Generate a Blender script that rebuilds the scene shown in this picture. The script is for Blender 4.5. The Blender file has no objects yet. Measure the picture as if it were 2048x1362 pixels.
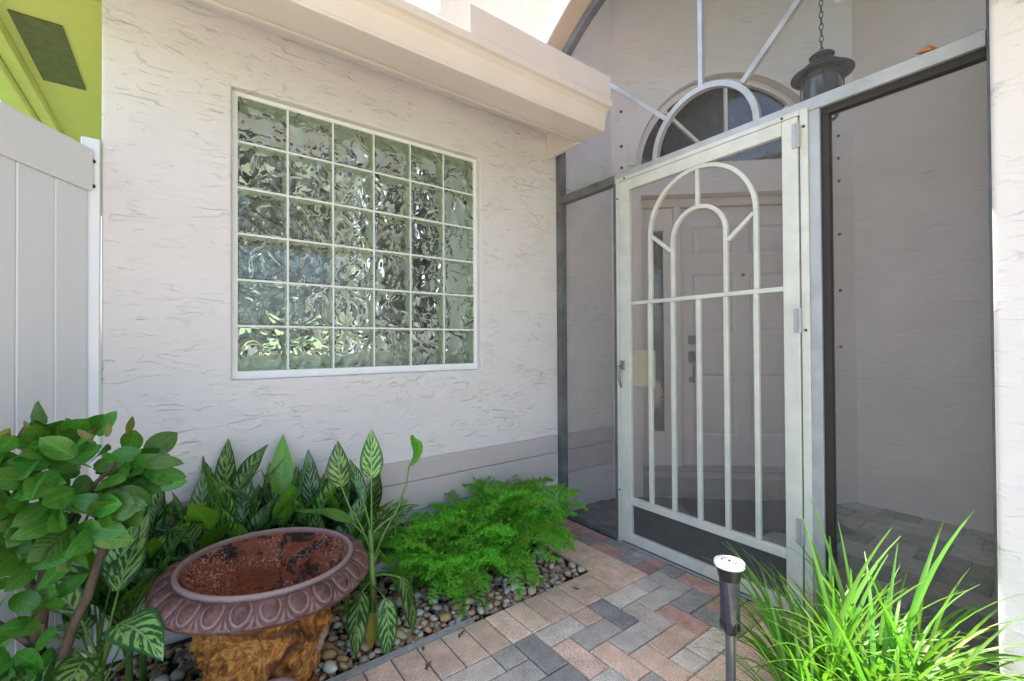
import bpy, bmesh, math, random
import numpy as np
from mathutils import Vector, Matrix, noise as mnoise
R = math.radians
random.seed(11)
sc = bpy.context.scene
COL = sc.collection

# ------------------------------------------------------------------ camera
YAW, PITCH, ROLL, CAM_H = R(53.212), R(0.509), R(-0.336), 1.13
fw = Vector((math.cos(YAW)*math.cos(PITCH), math.sin(YAW)*math.cos(PITCH), math.sin(PITCH)))
r0 = Vector((math.sin(YAW), -math.cos(YAW), 0)); u0 = r0.cross(fw)
rt = r0*math.cos(ROLL) + u0*math.sin(ROLL); up = -r0*math.sin(ROLL) + u0*math.cos(ROLL)
cd = bpy.data.cameras.new('camera'); cam = bpy.data.objects.new('camera', cd); COL.objects.link(cam)
cd.sensor_width = 36; cd.lens = 36*888.7/2048; cd.clip_start = .02; cd.clip_end = 600
cam.matrix_world = Matrix(((rt.x, up.x, -fw.x, 0), (rt.y, up.y, -fw.y, 0), (rt.z, up.z, -fw.z, CAM_H), (0, 0, 0, 1)))
sc.camera = cam

# ------------------------------------------------------------------ world, sun, exposure
SUN = Vector((-.012, .41, .91)).normalized()          # direction towards the sun
w = bpy.data.worlds.new('World'); sc.world = w; w.use_nodes = True
nt = w.node_tree; bg = nt.nodes['Background']
sky = nt.nodes.new('ShaderNodeTexSky'); sky.sky_type = 'NISHITA'; sky.sun_disc = False
sky.sun_elevation = math.asin(SUN.z); sky.sun_rotation = math.atan2(SUN.x, SUN.y); sky.air_density = 1.0; sky.dust_density = 2.5; sky.ozone_density = .8
nt.links.new(sky.outputs[0], bg.inputs[0]); bg.inputs[1].default_value = .15
sl = bpy.data.lights.new('sun', 'SUN'); sl.energy = 3.2; sl.angle = R(.53); sl.color = (1, .95, .88)
so = bpy.data.objects.new('sun', sl); COL.objects.link(so); so.rotation_euler = (-SUN).to_track_quat('-Z', 'Y').to_euler(); so.location = (0, 4, 12)
vs = sc.view_settings; vs.view_transform = 'Standard'; vs.look = 'None'; vs.gamma = 1; vs.use_curve_mapping = False
vs.exposure = 2.25
sc.cycles.max_bounces = 14; sc.cycles.transmission_bounces = 12; sc.cycles.transparent_max_bounces = 16; sc.cycles.diffuse_bounces = 5
sc.cycles.use_denoising = True; sc.cycles.sample_clamp_indirect = 6

# ------------------------------------------------------------------ material helpers
class NT:
    def __init__(s, name):
        s.m = bpy.data.materials.new(name); s.m.use_nodes = True; s.t = s.m.node_tree
        s.b = s.t.nodes['Principled BSDF']; s.out = s.t.nodes['Material Output']
    def n(s, t, **k):
        x = s.t.nodes.new(t)
        for a, b in k.items(): setattr(x, a, b)
        return x
    def l(s, a, b): s.t.links.new(a, b)
    def coord(s, kind='Object', scale=(1, 1, 1), rot=(0, 0, 0)):
        tc = s.n('ShaderNodeTexCoord'); mp = s.n('ShaderNodeMapping'); mp.inputs['Scale'].default_value = scale; mp.inputs['Rotation'].default_value = rot
        s.l(tc.outputs[kind], mp.inputs[0]); return mp.outputs[0]
    def noise(s, vec, scale, detail=4, rough=.55, dist=0):
        x = s.n('ShaderNodeTexNoise'); x.inputs['Scale'].default_value = scale; x.inputs['Detail'].default_value = detail
        x.inputs['Roughness'].default_value = rough; x.inputs['Distortion'].default_value = dist
        if vec is not None: s.l(vec, x.inputs['Vector'])
        return x.outputs['Fac']
    def ramp(s, fac, stops, interp='LINEAR'):
        x = s.n('ShaderNodeValToRGB'); x.color_ramp.interpolation = interp; e = x.color_ramp.elements
        while len(e) < len(stops): e.new(.5)
        for k, (p, c) in enumerate(stops):
            e[k].position = p; e[k].color = (c[0], c[1], c[2], 1) if hasattr(c, '__len__') else (c, c, c, 1)
        s.l(fac, x.inputs[0]); return x.outputs[0]
    def math(s, op, a, b=None, clamp=False):
        x = s.n('ShaderNodeMath', operation=op, use_clamp=clamp)
        for i, v in enumerate((a, b)):
            if v is None: continue
            if isinstance(v, (int, float)): x.inputs[i].default_value = v
            else: s.l(v, x.inputs[i])
        return x.outputs[0]
    def mix(s, fac, a, b, blend='MIX'):
        x = s.n('ShaderNodeMix', data_type='RGBA', blend_type=blend)
        for i, v in ((0, fac), (6, a), (7, b)):
            if isinstance(v, (int, float)): x.inputs[i].default_value = v
            elif isinstance(v, (tuple, list)): x.inputs[i].default_value = (v[0], v[1], v[2], 1)
            else: s.l(v, x.inputs[i])
        return x.outputs[2]
    def bump(s, h, strength, dist, prev=None):
        x = s.n('ShaderNodeBump'); x.inputs['Strength'].default_value = strength; x.inputs['Distance'].default_value = dist
        s.l(h, x.inputs['Height'])
        if prev is not None: s.l(prev, x.inputs['Normal'])
        return x.outputs[0]
    def set(s, col=None, rough=None, normal=None, spec=None, metal=None):
        for k, v in (('Base Color', col), ('Roughness', rough), ('Normal', normal), ('Specular IOR Level', spec), ('Metallic', metal)):
            if v is None: continue
            if isinstance(v, (int, float)): s.b.inputs[k].default_value = v
            elif isinstance(v, (tuple, list)): s.b.inputs[k].default_value = (v[0], v[1], v[2], 1)
            else: s.l(v, s.b.inputs[k])
        return s.m

def plain(name, col, rough=.5, metal=0, var=.12, scale=14, bump=.0, spec=.4, stretch=(1, 1, 1)):
    m = NT(name); v = m.coord('Object', stretch)
    f = m.noise(v, scale, 5, .6)
    c = m.mix(m.ramp(f, [(.3, 0), (.7, 1)]), tuple(x*(1-var) for x in col), tuple(min(1, x*(1+var)) for x in col))
    nrm = m.bump(m.noise(v, scale*8, 3), .3, bump) if bump else None
    return m.set(c, rough, nrm, spec, metal)

def stucco(name, col, axis='x', rough=.75, strength=.9, amp=1.0):
    """hand-trowelled stucco: overlapping laps that end in thin ragged edges"""
    m = NT(name); tc = m.n('ShaderNodeTexCoord')
    st = {'x': (1, 1, 3.4), 'y': (1, 1, 3.4)}[axis]
    mp = m.n('ShaderNodeMapping'); mp.inputs['Scale'].default_value = st; m.l(tc.outputs['Object'], mp.inputs[0])
    warp = m.n('ShaderNodeTexNoise'); warp.inputs['Scale'].default_value = 26; warp.inputs['Detail'].default_value = 3; m.l(mp.outputs[0], warp.inputs['Vector'])
    va = m.n('ShaderNodeVectorMath', operation='MULTIPLY_ADD'); va.inputs[1].default_value = (.03,)*3; m.l(warp.outputs['Color'], va.inputs[0]); m.l(mp.outputs[0], va.inputs[2])
    v = va.outputs[0]
    def lips(scale, steps, pw):
        f = m.math('FRACT', m.math('MULTIPLY', m.noise(v, scale, 3, .5), steps)); return m.math('POWER', f, pw)
    l1, l2 = lips(3.6, 7.0, 7.0), lips(8.0, 4.0, 5.0)
    brk = m.ramp(m.noise(m.coord('Object', (1, 1, 1.5)), 7.5, 4, .6), [(.47, .0), (.62, 1)])
    brk2 = m.ramp(m.noise(m.coord('Object', (1, 1, 1.3)), 5.1, 4, .6), [(.49, .0), (.66, 1)])
    lip = m.math('ADD', m.math('MULTIPLY', l1, brk), m.math('MULTIPLY', m.math('MULTIPLY', l2, brk2), .7))
    fine = m.noise(mp.outputs[0], 55, 4, .65)
    h = m.math('ADD', lip, m.math('MULTIPLY', fine, .22))
    n1 = m.bump(h, strength, .0062*amp)
    n2 = m.bump(m.noise(m.coord('Object'), 2.2, 3), .5, .02, n1)
    c = m.mix(m.ramp(m.noise(m.coord('Object'), 2.0, 6, .65), [(.3, 0), (.7, 1)]), tuple(x*.955 for x in col), tuple(min(1, x*1.03) for x in col))
    lap_shade = m.math('MULTIPLY', m.ramp(lip, [(.66, 0), (.97, 1)]), .26)
    c = m.mix(lap_shade, c, tuple(x*.42 for x in col))        # thin shade lines of the lap edges, painted into the colour
    return m.set(c, rough, n2, .25)

M = {}
WALLC = (.715, .68, .668)
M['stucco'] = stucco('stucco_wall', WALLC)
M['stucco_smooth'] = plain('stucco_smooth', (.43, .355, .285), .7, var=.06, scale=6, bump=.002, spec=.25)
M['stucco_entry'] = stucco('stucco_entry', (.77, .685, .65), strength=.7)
M['board'] = plain('painted_board', (.52, .46, .45), .5, var=.04, scale=3, bump=.001)
M['trim'] = plain('painted_trim', (.75, .665, .61), .42, var=.03, scale=5)
M['lime'] = stucco('soffit_lime', (.66, .60, .20), strength=.5)  # yellow-green bounce from the sunlit lawn painted into the soffit colour
M['limetrim'] = plain('lime_trim', (.70, .66, .20), .5, var=.06, scale=8)  # same lawn bounce painted into the trim colour
M['vent'] = plain('vent_mesh', (.13, .125, .06), .7, var=.2, scale=22)
M['vinyl'] = plain('white_vinyl', (.78, .79, .82), .35, var=.02, scale=3)
M['mortar'] = plain('white_mortar', (.82, .83, .82), .7, var=.04, scale=20)
M['white'] = plain('white_paint', (.82, .82, .80), .5, var=.03)
M['darkroom'] = plain('dark_cloth', (.035, .036, .04), .8, var=.3, scale=5)  # dark colour for the dim-room sheets and the added door backing
M['bronze'] = plain('weathered_bronze', (.13, .135, .14), .5, var=.35, scale=9, spec=.4)
M['darkbronze'] = plain('dark_bronze', (.028, .022, .018), .5, var=.3)
M['alu'] = plain('oxidised_aluminium', (.40, .415, .43), .42, .25, var=.14, scale=12, spec=.5)
M['doorframe'] = plain('ivory_aluminium', (.60, .605, .55), .42, .1, var=.10, scale=10, spec=.5)
M['steel'] = plain('dull_steel', (.25, .25, .25), .35, .8)
M['black_metal'] = plain('black_iron', (.055, .06, .07), .45, .3, var=.35, scale=18)
M['rustscrew'] = plain('rusty_screw', (.06, .035, .02), .7, .2, var=.3)
M['doorpaint'] = plain('door_paint', (.68, .61, .58), .45, var=.03, scale=4)
M['glassdark'] = plain('dark_glass', (.02, .021, .025), .06, var=.2, spec=.7)
M['tile'] = plain('step_tile', (.36, .30, .255), .45, var=.12, scale=9)
M['grout'] = plain('grout', (.50, .46, .42), .8)
M['mat'] = plain('doormat_fibre', (.018, .022, .032), .9, var=.4, scale=60, bump=.004)
M['paper'] = plain('beige_plate', (.52, .46, .28), .5, var=.06)
M['soil'] = plain('soil', (.045, .032, .022), .95, var=.5, scale=30, bump=.02)
M['sand'] = plain('joint_sand', (.085, .075, .062), .95, var=.4, scale=50, bump=.004)
M['concrete'] = plain('edge_concrete', (.33, .32, .30), .9, var=.2, scale=30, bump=.006)
M['drive'] = plain('driveway', (.60, .49, .39), .85, var=.12, scale=3, bump=.004)  # pale warm colour, raised to bounce light up to the eaves
M['lawn'] = plain('lawn', (.06, .12, .025), .9, var=.4, scale=2, bump=.03)
M['hedge'] = plain('hedge_leaf', (.09, .17, .02), .7, var=.4, scale=3)
M['roof_tile'] = plain('roof_tile', (.42, .33, .25), .7, var=.2, scale=7, bump=.003)
M['bark'] = plain('bark', (.085, .062, .042), .9, var=.5, scale=30, bump=.012, stretch=(1, 1, .35))
M['cane'] = plain('dry_cane', (.30, .23, .15), .8, var=.35, scale=40, bump=.004)
M['dryleaf'] = plain('dry_leaf', (.16, .07, .025), .8, var=.4, scale=40)
M['deadblade'] = plain('dead_blade', (.50, .33, .13), .7, var=.3, scale=20)
M['cap'] = plain('solar_cap', (.80, .79, .83), .35, var=.03)
M['blackplastic'] = plain('black_plastic', (.02, .02, .025), .3, var=.3)

def screen_mat():
    m = NT('screen_mesh'); tr = m.n('ShaderNodeBsdfTransparent'); mx = m.n('ShaderNodeMixShader')
    f = m.noise(m.coord('Object', (1, 1, 1)), 5, 5, .6)
    m.set(m.mix(f, (.31, .285, .275), (.40, .37, .355)), .6, None, .2)
    fac = m.ramp(f, [(.3, .11), (.75, .17)])
    m.l(fac, mx.inputs[0]); m.l(tr.outputs[0], mx.inputs[1]); m.l(m.b.outputs[0], mx.inputs[2]); m.l(mx.outputs[0], m.out.inputs[0])
    return m.m
M['screen'] = screen_mat()

def glass(name, col, wavy):
    m = NT(name); g = m.n('ShaderNodeBsdfGlass'); g.inputs['Color'].default_value = (*col, 1); g.inputs['IOR'].default_value = 1.5; g.inputs['Roughness'].default_value = .0
    if wavy:
        oi = m.n('ShaderNodeObjectInfo'); tc = m.n('ShaderNodeTexCoord')
        va = m.n('ShaderNodeVectorMath', operation='MULTIPLY_ADD'); va.inputs[1].default_value = (1,)*3
        sc_ = m.math('MULTIPLY', oi.outputs['Random'], 37.0); cb = m.n('ShaderNodeCombineXYZ')
        m.l(sc_, cb.inputs[0]); m.l(sc_, cb.inputs[1]); m.l(sc_, cb.inputs[2])
        m.l(tc.outputs['Object'], va.inputs[0]); m.l(cb.outputs[0], va.inputs[2])
        h = m.noise(va.outputs[0], 10, 1.0, .4, 1.6)
        m.l(m.bump(h, 1.0, .034), g.inputs['Normal'])
    m.l(g.outputs[0], m.out.inputs[0]); return m.m
M['glass'] = glass('block_glass', (.965, .995, .965), False)
M['glass_wavy'] = glass('block_glass_wavy', (.985, 1.0, .98), True)
M['coating'] = plain('block_side_coating', (.60, .70, .50), .5, var=.12, scale=30)
def lamp_glass():
    m = NT('lantern_glass'); m.set((.10, .11, .12), .12, None, .6); m.b.inputs['Transmission Weight'].default_value = .35; return m.m
M['lampglass'] = lamp_glass()

def paver_mat(name, col):
    m = NT(name); tc = m.n('ShaderNodeTexCoord'); oi = m.n('ShaderNodeObjectInfo')
    va = m.n('ShaderNodeVectorMath', operation='ADD'); m.l(tc.outputs['Object'], va.inputs[0]); m.l(oi.outputs['Location'], va.inputs[1])
    v = va.outputs[0]
    sp = m.ramp(m.noise(v, 260, 2, .6), [(.36, .62), (.5, 1.0), (.66, 1.32)])
    blot = m.ramp(m.noise(v, 13, 5, .62), [(.28, .74), (.7, 1.16)])
    c = m.mix(1.0, m.mix(1.0, col, blot, 'MULTIPLY'), sp, 'MULTIPLY')
    eff = m.math('MULTIPLY', m.ramp(m.noise(v, 8.0, 6, .72), [(.54, 0), (.70, 1)]), m.ramp(m.noise(v, 90, 4, .7), [(.42, 0), (.58, 1)]))
    c = m.mix(m.math('MULTIPLY', eff, .55), c, (.60, .58, .55))
    hsv = m.n('ShaderNodeHueSaturation'); m.l(c, hsv.inputs['Color']); m.l(m.math('ADD', m.math('MULTIPLY', oi.outputs['Random'], .34), .84), hsv.inputs['Value'])
    b = m.bump(m.noise(v, 190, 3, .6), .55, .0022)
    return m.set(hsv.outputs[0], .88, b, .25)
PAV = {k: paver_mat('paver_'+k, c) for k, c in dict(tan=(.71, .53, .395), blush=(.67, .485, .375), grey=(.50, .47, .42), charcoal=(.31, .30, .285), taupe=(.60, .53, .455), red=(.49, .31, .255), maroon=(.40, .245, .235), slate=(.13, .13, .135), umber=(.20, .16, .14)).items()}

def pebble_mat():
    m = NT('river_pebble'); oi = m.n('ShaderNodeObjectInfo')
    c = m.ramp(oi.outputs['Random'], [(0, (.50, .44, .35)), (.13, (.34, .20, .10)), (.25, (.42, .36, .29)), (.37, (.64, .60, .52)), (.48, (.46, .23, .07)), (.60, (.27, .23, .19)), (.70, (.52, .38, .22)), (.82, (.32, .15, .06)), (.92, (.70, .67, .61))], 'CONSTANT')
    v = m.coord('Object'); f = m.noise(v, 38, 5, .65, .6)
    c2 = m.mix(m.ramp(f, [(.35, 0), (.68, 1)]), c, m.mix(.5, c, (.62, .52, .40)))
    return m.set(c2, .48, m.bump(m.noise(v, 120, 3), .3, .002), .4)
M['pebble'] = pebble_mat()
M['pebble_stuff'] = plain('pebble_ground', (.26, .20, .14), .6, var=.6, scale=34)

def leaf_mat(name, dark, pale, variegated=False, trans=.28, rough=.32, freq=8.0, midrib=None):
    m = NT(name); oi = m.n('ShaderNodeObjectInfo'); uv = m.n('ShaderNodeUVMap'); sep = m.n('ShaderNodeSeparateXYZ'); m.l(uv.outputs[0], sep.inputs[0])
    au = m.math('ABSOLUTE', m.math('SUBTRACT', m.math('MULTIPLY', sep.outputs[0], 2.0), 1.0)); v = sep.outputs[1]
    cb = m.n('ShaderNodeCombineXYZ'); m.l(sep.outputs[0], cb.inputs[0]); m.l(v, cb.inputs[1]); m.l(m.math('MULTIPLY', oi.outputs['Random'], 31.0), cb.inputs[2])
    if variegated:
        cs = m.n('ShaderNodeCombineXYZ'); m.l(m.math('MULTIPLY', m.math('SUBTRACT', v, m.math('MULTIPLY', au, .30)), freq*1.7), cs.inputs[0]); m.l(m.math('MULTIPLY', sep.outputs[0], 3.2), cs.inputs[1]); m.l(m.math('MULTIPLY', oi.outputs['Random'], 31.0), cs.inputs[2])
        s = m.math('ADD', m.noise(cs.outputs[0], 1.0, 4, .68), m.math('MULTIPLY', m.math('SINE', m.math('MULTIPLY', m.math('SUBTRACT', v, m.math('MULTIPLY', au, .30)), freq*5.5)), .07))
        edge = m.ramp(au, [(.03, -.0), (.10, 1), (.72, 1), (.90, 0)])
        pat = m.math('MULTIPLY', m.ramp(s, [(.49, 0), (.525, 1)]), edge)
        c = m.mix(pat, dark, pale)
    else:
        vein = m.ramp(m.math('SINE', m.math('MULTIPLY', m.math('SUBTRACT', v, m.math('MULTIPLY', au, .22)), 62)), [(.8, 0), (1, .35)])
        c = m.mix(m.ramp(m.noise(cb.outputs[0], 5, 4, .6), [(.3, 0), (.7, 1)]), dark, pale)
        c = m.mix(vein, c, tuple(min(1, x*1.5+.01) for x in pale))
    rib = m.ramp(au, [(.0, 1), (.07, 0)])
    c = m.mix(m.math('MULTIPLY', rib, .7), c, midrib or tuple(min(1, x*1.5+.02) for x in pale))
    hsv = m.n('ShaderNodeHueSaturation'); m.l(c, hsv.inputs['Color'])
    m.l(m.math('ADD', m.math('MULTIPLY', oi.outputs['Random'], .6), .72), hsv.inputs['Value'])
    m.l(m.math('ADD', m.math('MULTIPLY', oi.outputs['Random'], .03), .485), hsv.inputs['Hue'])
    m.set(hsv.outputs[0], rough, m.bump(m.math('SINE', m.math('MULTIPLY', m.math('SUBTRACT', v, m.math('MULTIPLY', au, .22)), 62)), .12, .002), .5)
    tl = m.n('ShaderNodeBsdfTranslucent'); mx = m.n('ShaderNodeMixShader'); mx.inputs[0].default_value = trans
    tcol = m.mix(1.0, hsv.outputs[0], (1.3, 1.5, .5), 'MULTIPLY'); m.l(tcol, tl.inputs[0])
    m.l(m.b.outputs[0], mx.inputs[1]); m.l(tl.outputs[0], mx.inputs[2]); m.l(mx.outputs[0], m.out.inputs[0])
    return m.m
M['agl'] = leaf_mat('aglaonema_leaf', (.024, .10, .022), (.27, .42, .13), True)
M['agl2'] = leaf_mat('aglaonema_leaf_silver', (.020, .080, .035), (.26, .40, .22), True, freq=10)
M['aglplain'] = leaf_mat('plain_leaf', (.09, .25, .022), (.14, .34, .035))
M['yellowleaf'] = leaf_mat('yellow_leaf', (.42, .38, .04), (.50, .45, .07))
M['petiole'] = plain('petiole', (.13, .25, .05), .4, var=.2)
M['shrubleaf'] = leaf_mat('shrub_leaf', (.040, .145, .020), (.075, .225, .028), trans=.28, rough=.28)
M['shrubnew'] = leaf_mat('shrub_new_leaf', (.13, .12, .03), (.17, .17, .03), trans=.3)
M['fern'] = leaf_mat('fern_needle', (.10, .34, .018), (.18, .50, .035), trans=.35, rough=.45)
M['blade'] = leaf_mat('grass_blade', (.10, .25, .03), (.16, .34, .05), trans=.38, rough=.35)

def rust_mats():
    m = NT('rust_rim'); g = m.n('ShaderNodeNewGeometry'); v = m.coord('Object')
    f = m.noise(v, 16, 6, .65); c = m.ramp(f, [(.28, (.040, .016, .013)), (.5, (.095, .038, .032)), (.72, (.16, .072, .060))])
    hi = m.ramp(g.outputs['Pointiness'], [(.49, 0), (.56, 1)])
    c = m.mix(m.math('MULTIPLY', hi, .6), c, (.40, .29, .27))
    dust = m.ramp(m.noise(v, 55, 5, .75), [(.48, 0), (.75, .45)])
    c = m.mix(dust, c, (.27, .20, .20))
    M['rim'] = m.set(c, .62, m.bump(m.noise(v, 130, 4, .7), .5, .002), .4)
    m = NT('rust_bowl'); v = m.coord('Object')
    f = m.noise(v, 9, 9, .78, .5); c = m.ramp(f, [(.36, (.008, .006, .008)), (.455, (.035, .012, .010)), (.495, (.30, .075, .015)), (.53, (.10, .03, .022)), (.57, (.26, .075, .025)), (.63, (.13, .055, .05)), (.74, (.24, .13, .115))])
    sp = m.math('MULTIPLY', m.ramp(m.noise(v, 120, 4, .75), [(.53, 0), (.60, 1)]), m.ramp(m.noise(v, 5, 3), [(.44, 0), (.56, 1)]))
    c = m.mix(m.math('MULTIPLY', sp, .7), c, (.55, .40, .33))
    M['bowl'] = m.set(c, .75, m.bump(m.noise(v, 90, 5, .75), .7, .005), .3)
    m = NT('rust_body'); v = m.coord('Object')
    f = m.noise(v, 10, 9, .70, 1.6); c = m.ramp(f, [(.32, (.030, .012, .006)), (.43, (.12, .045, .012)), (.49, (.30, .11, .016)), (.53, (.44, .23, .055)), (.565, (.14, .05, .012)), (.63, (.34, .14, .022)), (.72, (.52, .43, .30))])
    M['urnbody'] = m.set(c, .65, m.bump(m.noise(v, 60, 5, .7, 1.0), .7, .006), .3)
rust_mats()

# ------------------------------------------------------------------ mesh helpers
class MB:
    def __init__(s, T=None): s.v = []; s.f = []; s.m = []; s.uv = []; s.T = T
    def add(s, vs, fs, mat=0, uvs=None):
        o = len(s.v); s.v += [tuple(p) for p in vs]
        for k, f in enumerate(fs): s.f.append(tuple(i+o for i in f)); s.m.append(mat)
        s.uv += list(uvs) if uvs else [(0, 0)]*len(vs)
    def box(s, x0, x1, y0, y1, z0, z1, mat=0):
        x0, x1 = sorted((x0, x1)); y0, y1 = sorted((y0, y1)); z0, z1 = sorted((z0, z1))
        s.add([(x0, y0, z0), (x1, y0, z0), (x1, y1, z0), (x0, y1, z0), (x0, y0, z1), (x1, y0, z1), (x1, y1, z1), (x0, y1, z1)],
              [(3, 2, 1, 0), (4, 5, 6, 7), (0, 1, 5, 4), (1, 2, 6, 5), (2, 3, 7, 6), (3, 0, 4, 7)], mat); return s
    def tube(s, pts, rad, n=8, mat=0, cap=True):
        pts = [Vector(p) for p in pts]; N = len(pts); rad = rad if hasattr(rad, '__len__') else [rad]*N
        ref = Vector((.31, .2, .93)); vs = []
        for i, p in enumerate(pts):
            d = (pts[min(i+1, N-1)]-pts[max(i-1, 0)]).normalized()
            a = d.cross(ref)
            if a.length < .05: a = d.cross(Vector((1, 0, 0)))
            a.normalize(); b = d.cross(a)
            vs += [p + (a*math.cos(2*math.pi*k/n)+b*math.sin(2*math.pi*k/n))*rad[i] for k in range(n)]
        fs = [(i*n+k, i*n+(k+1) % n, (i+1)*n+(k+1) % n, (i+1)*n+k) for i in range(N-1) for k in range(n)]
        if cap: fs += [tuple(range(n-1, -1, -1)), tuple((N-1)*n+k for k in range(n))]
        s.add(vs, fs, mat); return s
    def lathe(s, prof, n=32, c=(0, 0, 0), mat=0):
        vs = []; 
        for r, z in prof: vs += [(c[0]+r*math.cos(2*math.pi*k/n), c[1]+r*math.sin(2*math.pi*k/n), c[2]+z) for k in range(n)]
        fs = [(i*n+k, i*n+(k+1) % n, (i+1)*n+(k+1) % n, (i+1)*n+k) for i in range(len(prof)-1) for k in range(n)]
        s.add(vs, fs, mat); return s
    def prism(s, poly, a0, a1, axis='x', mat=0):
        """extrude a 2D polygon along axis; poly in the other two coords in order"""
        n = len(poly); mk = {'x': lambda a, p: (a, p[0], p[1]), 'y': lambda a, p: (p[0], a, p[1]), 'z': lambda a, p: (p[0], p[1], a)}[axis]
        s.add([mk(a0, p) for p in poly]+[mk(a1, p) for p in poly], [tuple(range(n)), tuple(range(2*n-1, n-1, -1))]+[(k, n+k, n+(k+1) % n, (k+1) % n) for k in range(n)], mat); return s
    def mesh(s, name, smooth=False, fix=True):
        vs = [s.T(p) for p in s.v] if s.T else s.v
        me = bpy.data.meshes.new(name); me.from_pydata([tuple(p) for p in vs], [], s.f)
        me.polygons.foreach_set('material_index', s.m)
        ul = me.uv_layers.new(name='UVMap'); li = np.zeros(len(me.loops), dtype=np.int32); me.loops.foreach_get('vertex_index', li)
        ul.data.foreach_set('uv', np.array(s.uv, dtype=np.float32)[li].ravel())
        if fix:
            bm = bmesh.new(); bm.from_mesh(me); bmesh.ops.recalc_face_normals(bm, faces=bm.faces); bm.to_mesh(me); bm.free()
        if smooth: me.polygons.foreach_set('use_smooth', [True]*len(me.polygons))
        me.update(); return me
    def build(s, name, mats, parent=None, smooth=False, bevel=0, fix=True, seg=1):
        me = s.mesh(name, smooth, fix)
        for mt in (mats if isinstance(mats, (list, tuple)) else [mats]): me.materials.append(M[mt] if isinstance(mt, str) else mt)
        return link(name, me, parent, bevel, seg)
def link(name, me, parent=None, bevel=0, seg=1):
    o = bpy.data.objects.new(name, me); COL.objects.link(o)
    if parent: o.parent = parent
    if bevel:
        b = o.modifiers.new('bevel', 'BEVEL'); b.width = bevel; b.segments = seg; b.limit_method = 'ANGLE'; b.angle_limit = R(40)
    return o
def thing(name, label, cat, loc=(0, 0, 0), group=None):
    o = bpy.data.objects.new(name, None); COL.objects.link(o); o.location = loc; o.empty_display_size = .1
    return tag(o, label, cat, group)
def tag(o, label, cat, group=None):
    o['label'] = label; o['category'] = cat
    if group: o['group'] = group
    return o
def struct(o): o['kind'] = 'structure'; return o
def B(x0, x1, y0, y1, z0, z1): return MB().box(x0, x1, y0, y1, z0, z1)

WY = 2.20          # front face of the glass-block wall
GY = 2.233         # front of the glass blocks
XS = 2.019         # front of the screen frame
A2 = Vector((2.58, 2.20)); B2 = Vector((3.83, 1.06)); LEN = (B2-A2).length; TT = (B2-A2)/LEN; NN = Vector((-TT.y, TT.x))
if NN.dot(-A2) < 0: NN = -NN
def DW(p):         # entry-wall frame: s along the wall, o outwards, z
    q = A2 + TT*p[0] + NN*p[1]; return (q.x, q.y, p[2])

# ------------------------------------------------------------------ setting: ground
lawn = struct(MB().box(-60, 60, -60, 60, -.30, -.06).build('lawn', 'lawn'))
bounce_slab = struct(B(-5, 1.88, -7, .30, -.2, -.012).build('driveway', 'drive'))  # out-of-view slab added to bounce warm sunlight onto the house
bedg = struct(B(.9, 1.895, .302, .655, -.2, -.015).build('planting_bed', 'soil'))
# paving
paving = struct(B(-1.6, 2.018, .657, 1.556, -.2, -.014).build('paving', 'sand'))
sandr = MB().box(1.632, 2.018, 1.558, 2.18, -.2, -.014).build('sand_bed', 'sand', paving)
PM = {}
def paver(lx, ly, cname, x, y, parent=None, z=0):
    key = (lx, ly, cname)
    if key not in PM:
        g = .0022; a, b = lx/2-g, ly/2-g; c = .0045
        mb = MB(); rings = [(a, b, -.05), (a, b, -c), (a-c, b-c, 0)]
        vs = [(sx*ra, sy*rb, rz) for ra, rb, rz in rings for sx, sy in ((-1, -1), (1, -1), (1, 1), (-1, 1))]
        fs = [(0, 1, 5, 4), (1, 2, 6, 5), (2, 3, 7, 6), (3, 0, 4, 7), (4, 5, 9, 8), (5, 6, 10, 9), (6, 7, 11, 10), (7, 4, 8, 11), (8, 9, 10, 11)]
        mb.add(vs, fs); me = mb.mesh('paver'); me.materials.append(PAV[cname]); PM[key] = me
    o = link('paver', PM[key], parent or paving)
    o.location = (x, y, z+random.uniform(-.0012, .0012)); o.rotation_euler = (random.uniform(-.005, .005), random.uniform(-.005, .005), random.uniform(-.004, .004)); return o
rp = random.Random(5)
X0, Y0, G = .71, 1.356, .1
fixed = {(0, 0): 'taupe', (3, 0): 'charcoal', (4, 0): 'taupe', (2, 0): 'grey', (6, 0): 'blush', (7, 0): 'charcoal', (8, 0): 'taupe', (10, 0): 'grey', (11, 0): 'grey',
         (1, 1): 'grey', (5, 1): 'grey', (4, 1): 'blush', (8, 1): 'taupe', (9, 1): 'grey', (6, 2): 'grey', (5, 2): 'blush', (2, 2): 'charcoal', (1, 2): 'grey'}
pal = ['grey']*4+['taupe']*4+['blush']*3+['charcoal']*2+['red']
def pc(i, j):
    if (i, j) in fixed: return fixed[(i, j)]
    return rp.choice(pal if i < 9 else ['taupe', 'red', 'grey', 'charcoal', 'red', 'blush'])
ROWS = 5
for j in range(ROWS):
    for i in range(-14, 13):
        k = (i-j) % 4
        xm = X0+i*G
        if k == 0:
            if i+2 <= 13: paver(.2, .1, pc(i, j), xm+.1, Y0-j*G-.05)
            else: paver(.1, .1, pc(i, j), xm+.05, Y0-j*G-.05)
        elif k == 3:
            if j < ROWS-1: paver(.1, .2, pc(i, j), xm+.05, Y0-j*G-.1)
            else: paver(.1, .1, pc(i, j), xm+.05, Y0-j*G-.05)
        elif k == 2 and j == 0: paver(.1, .1, pc(i, j), xm+.05, Y0-.05)
        elif k == 1 and i == -14: paver(.1, .1, pc(i, j), xm+.05, Y0-j*G-.05)
for i in range(-22, 10): paver(.1, .2, 'blush' if i < 0 and rp.random() < .7 else 'tan', .71+i*G+.05, 1.456)          # soldier course by the pebbles
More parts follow.
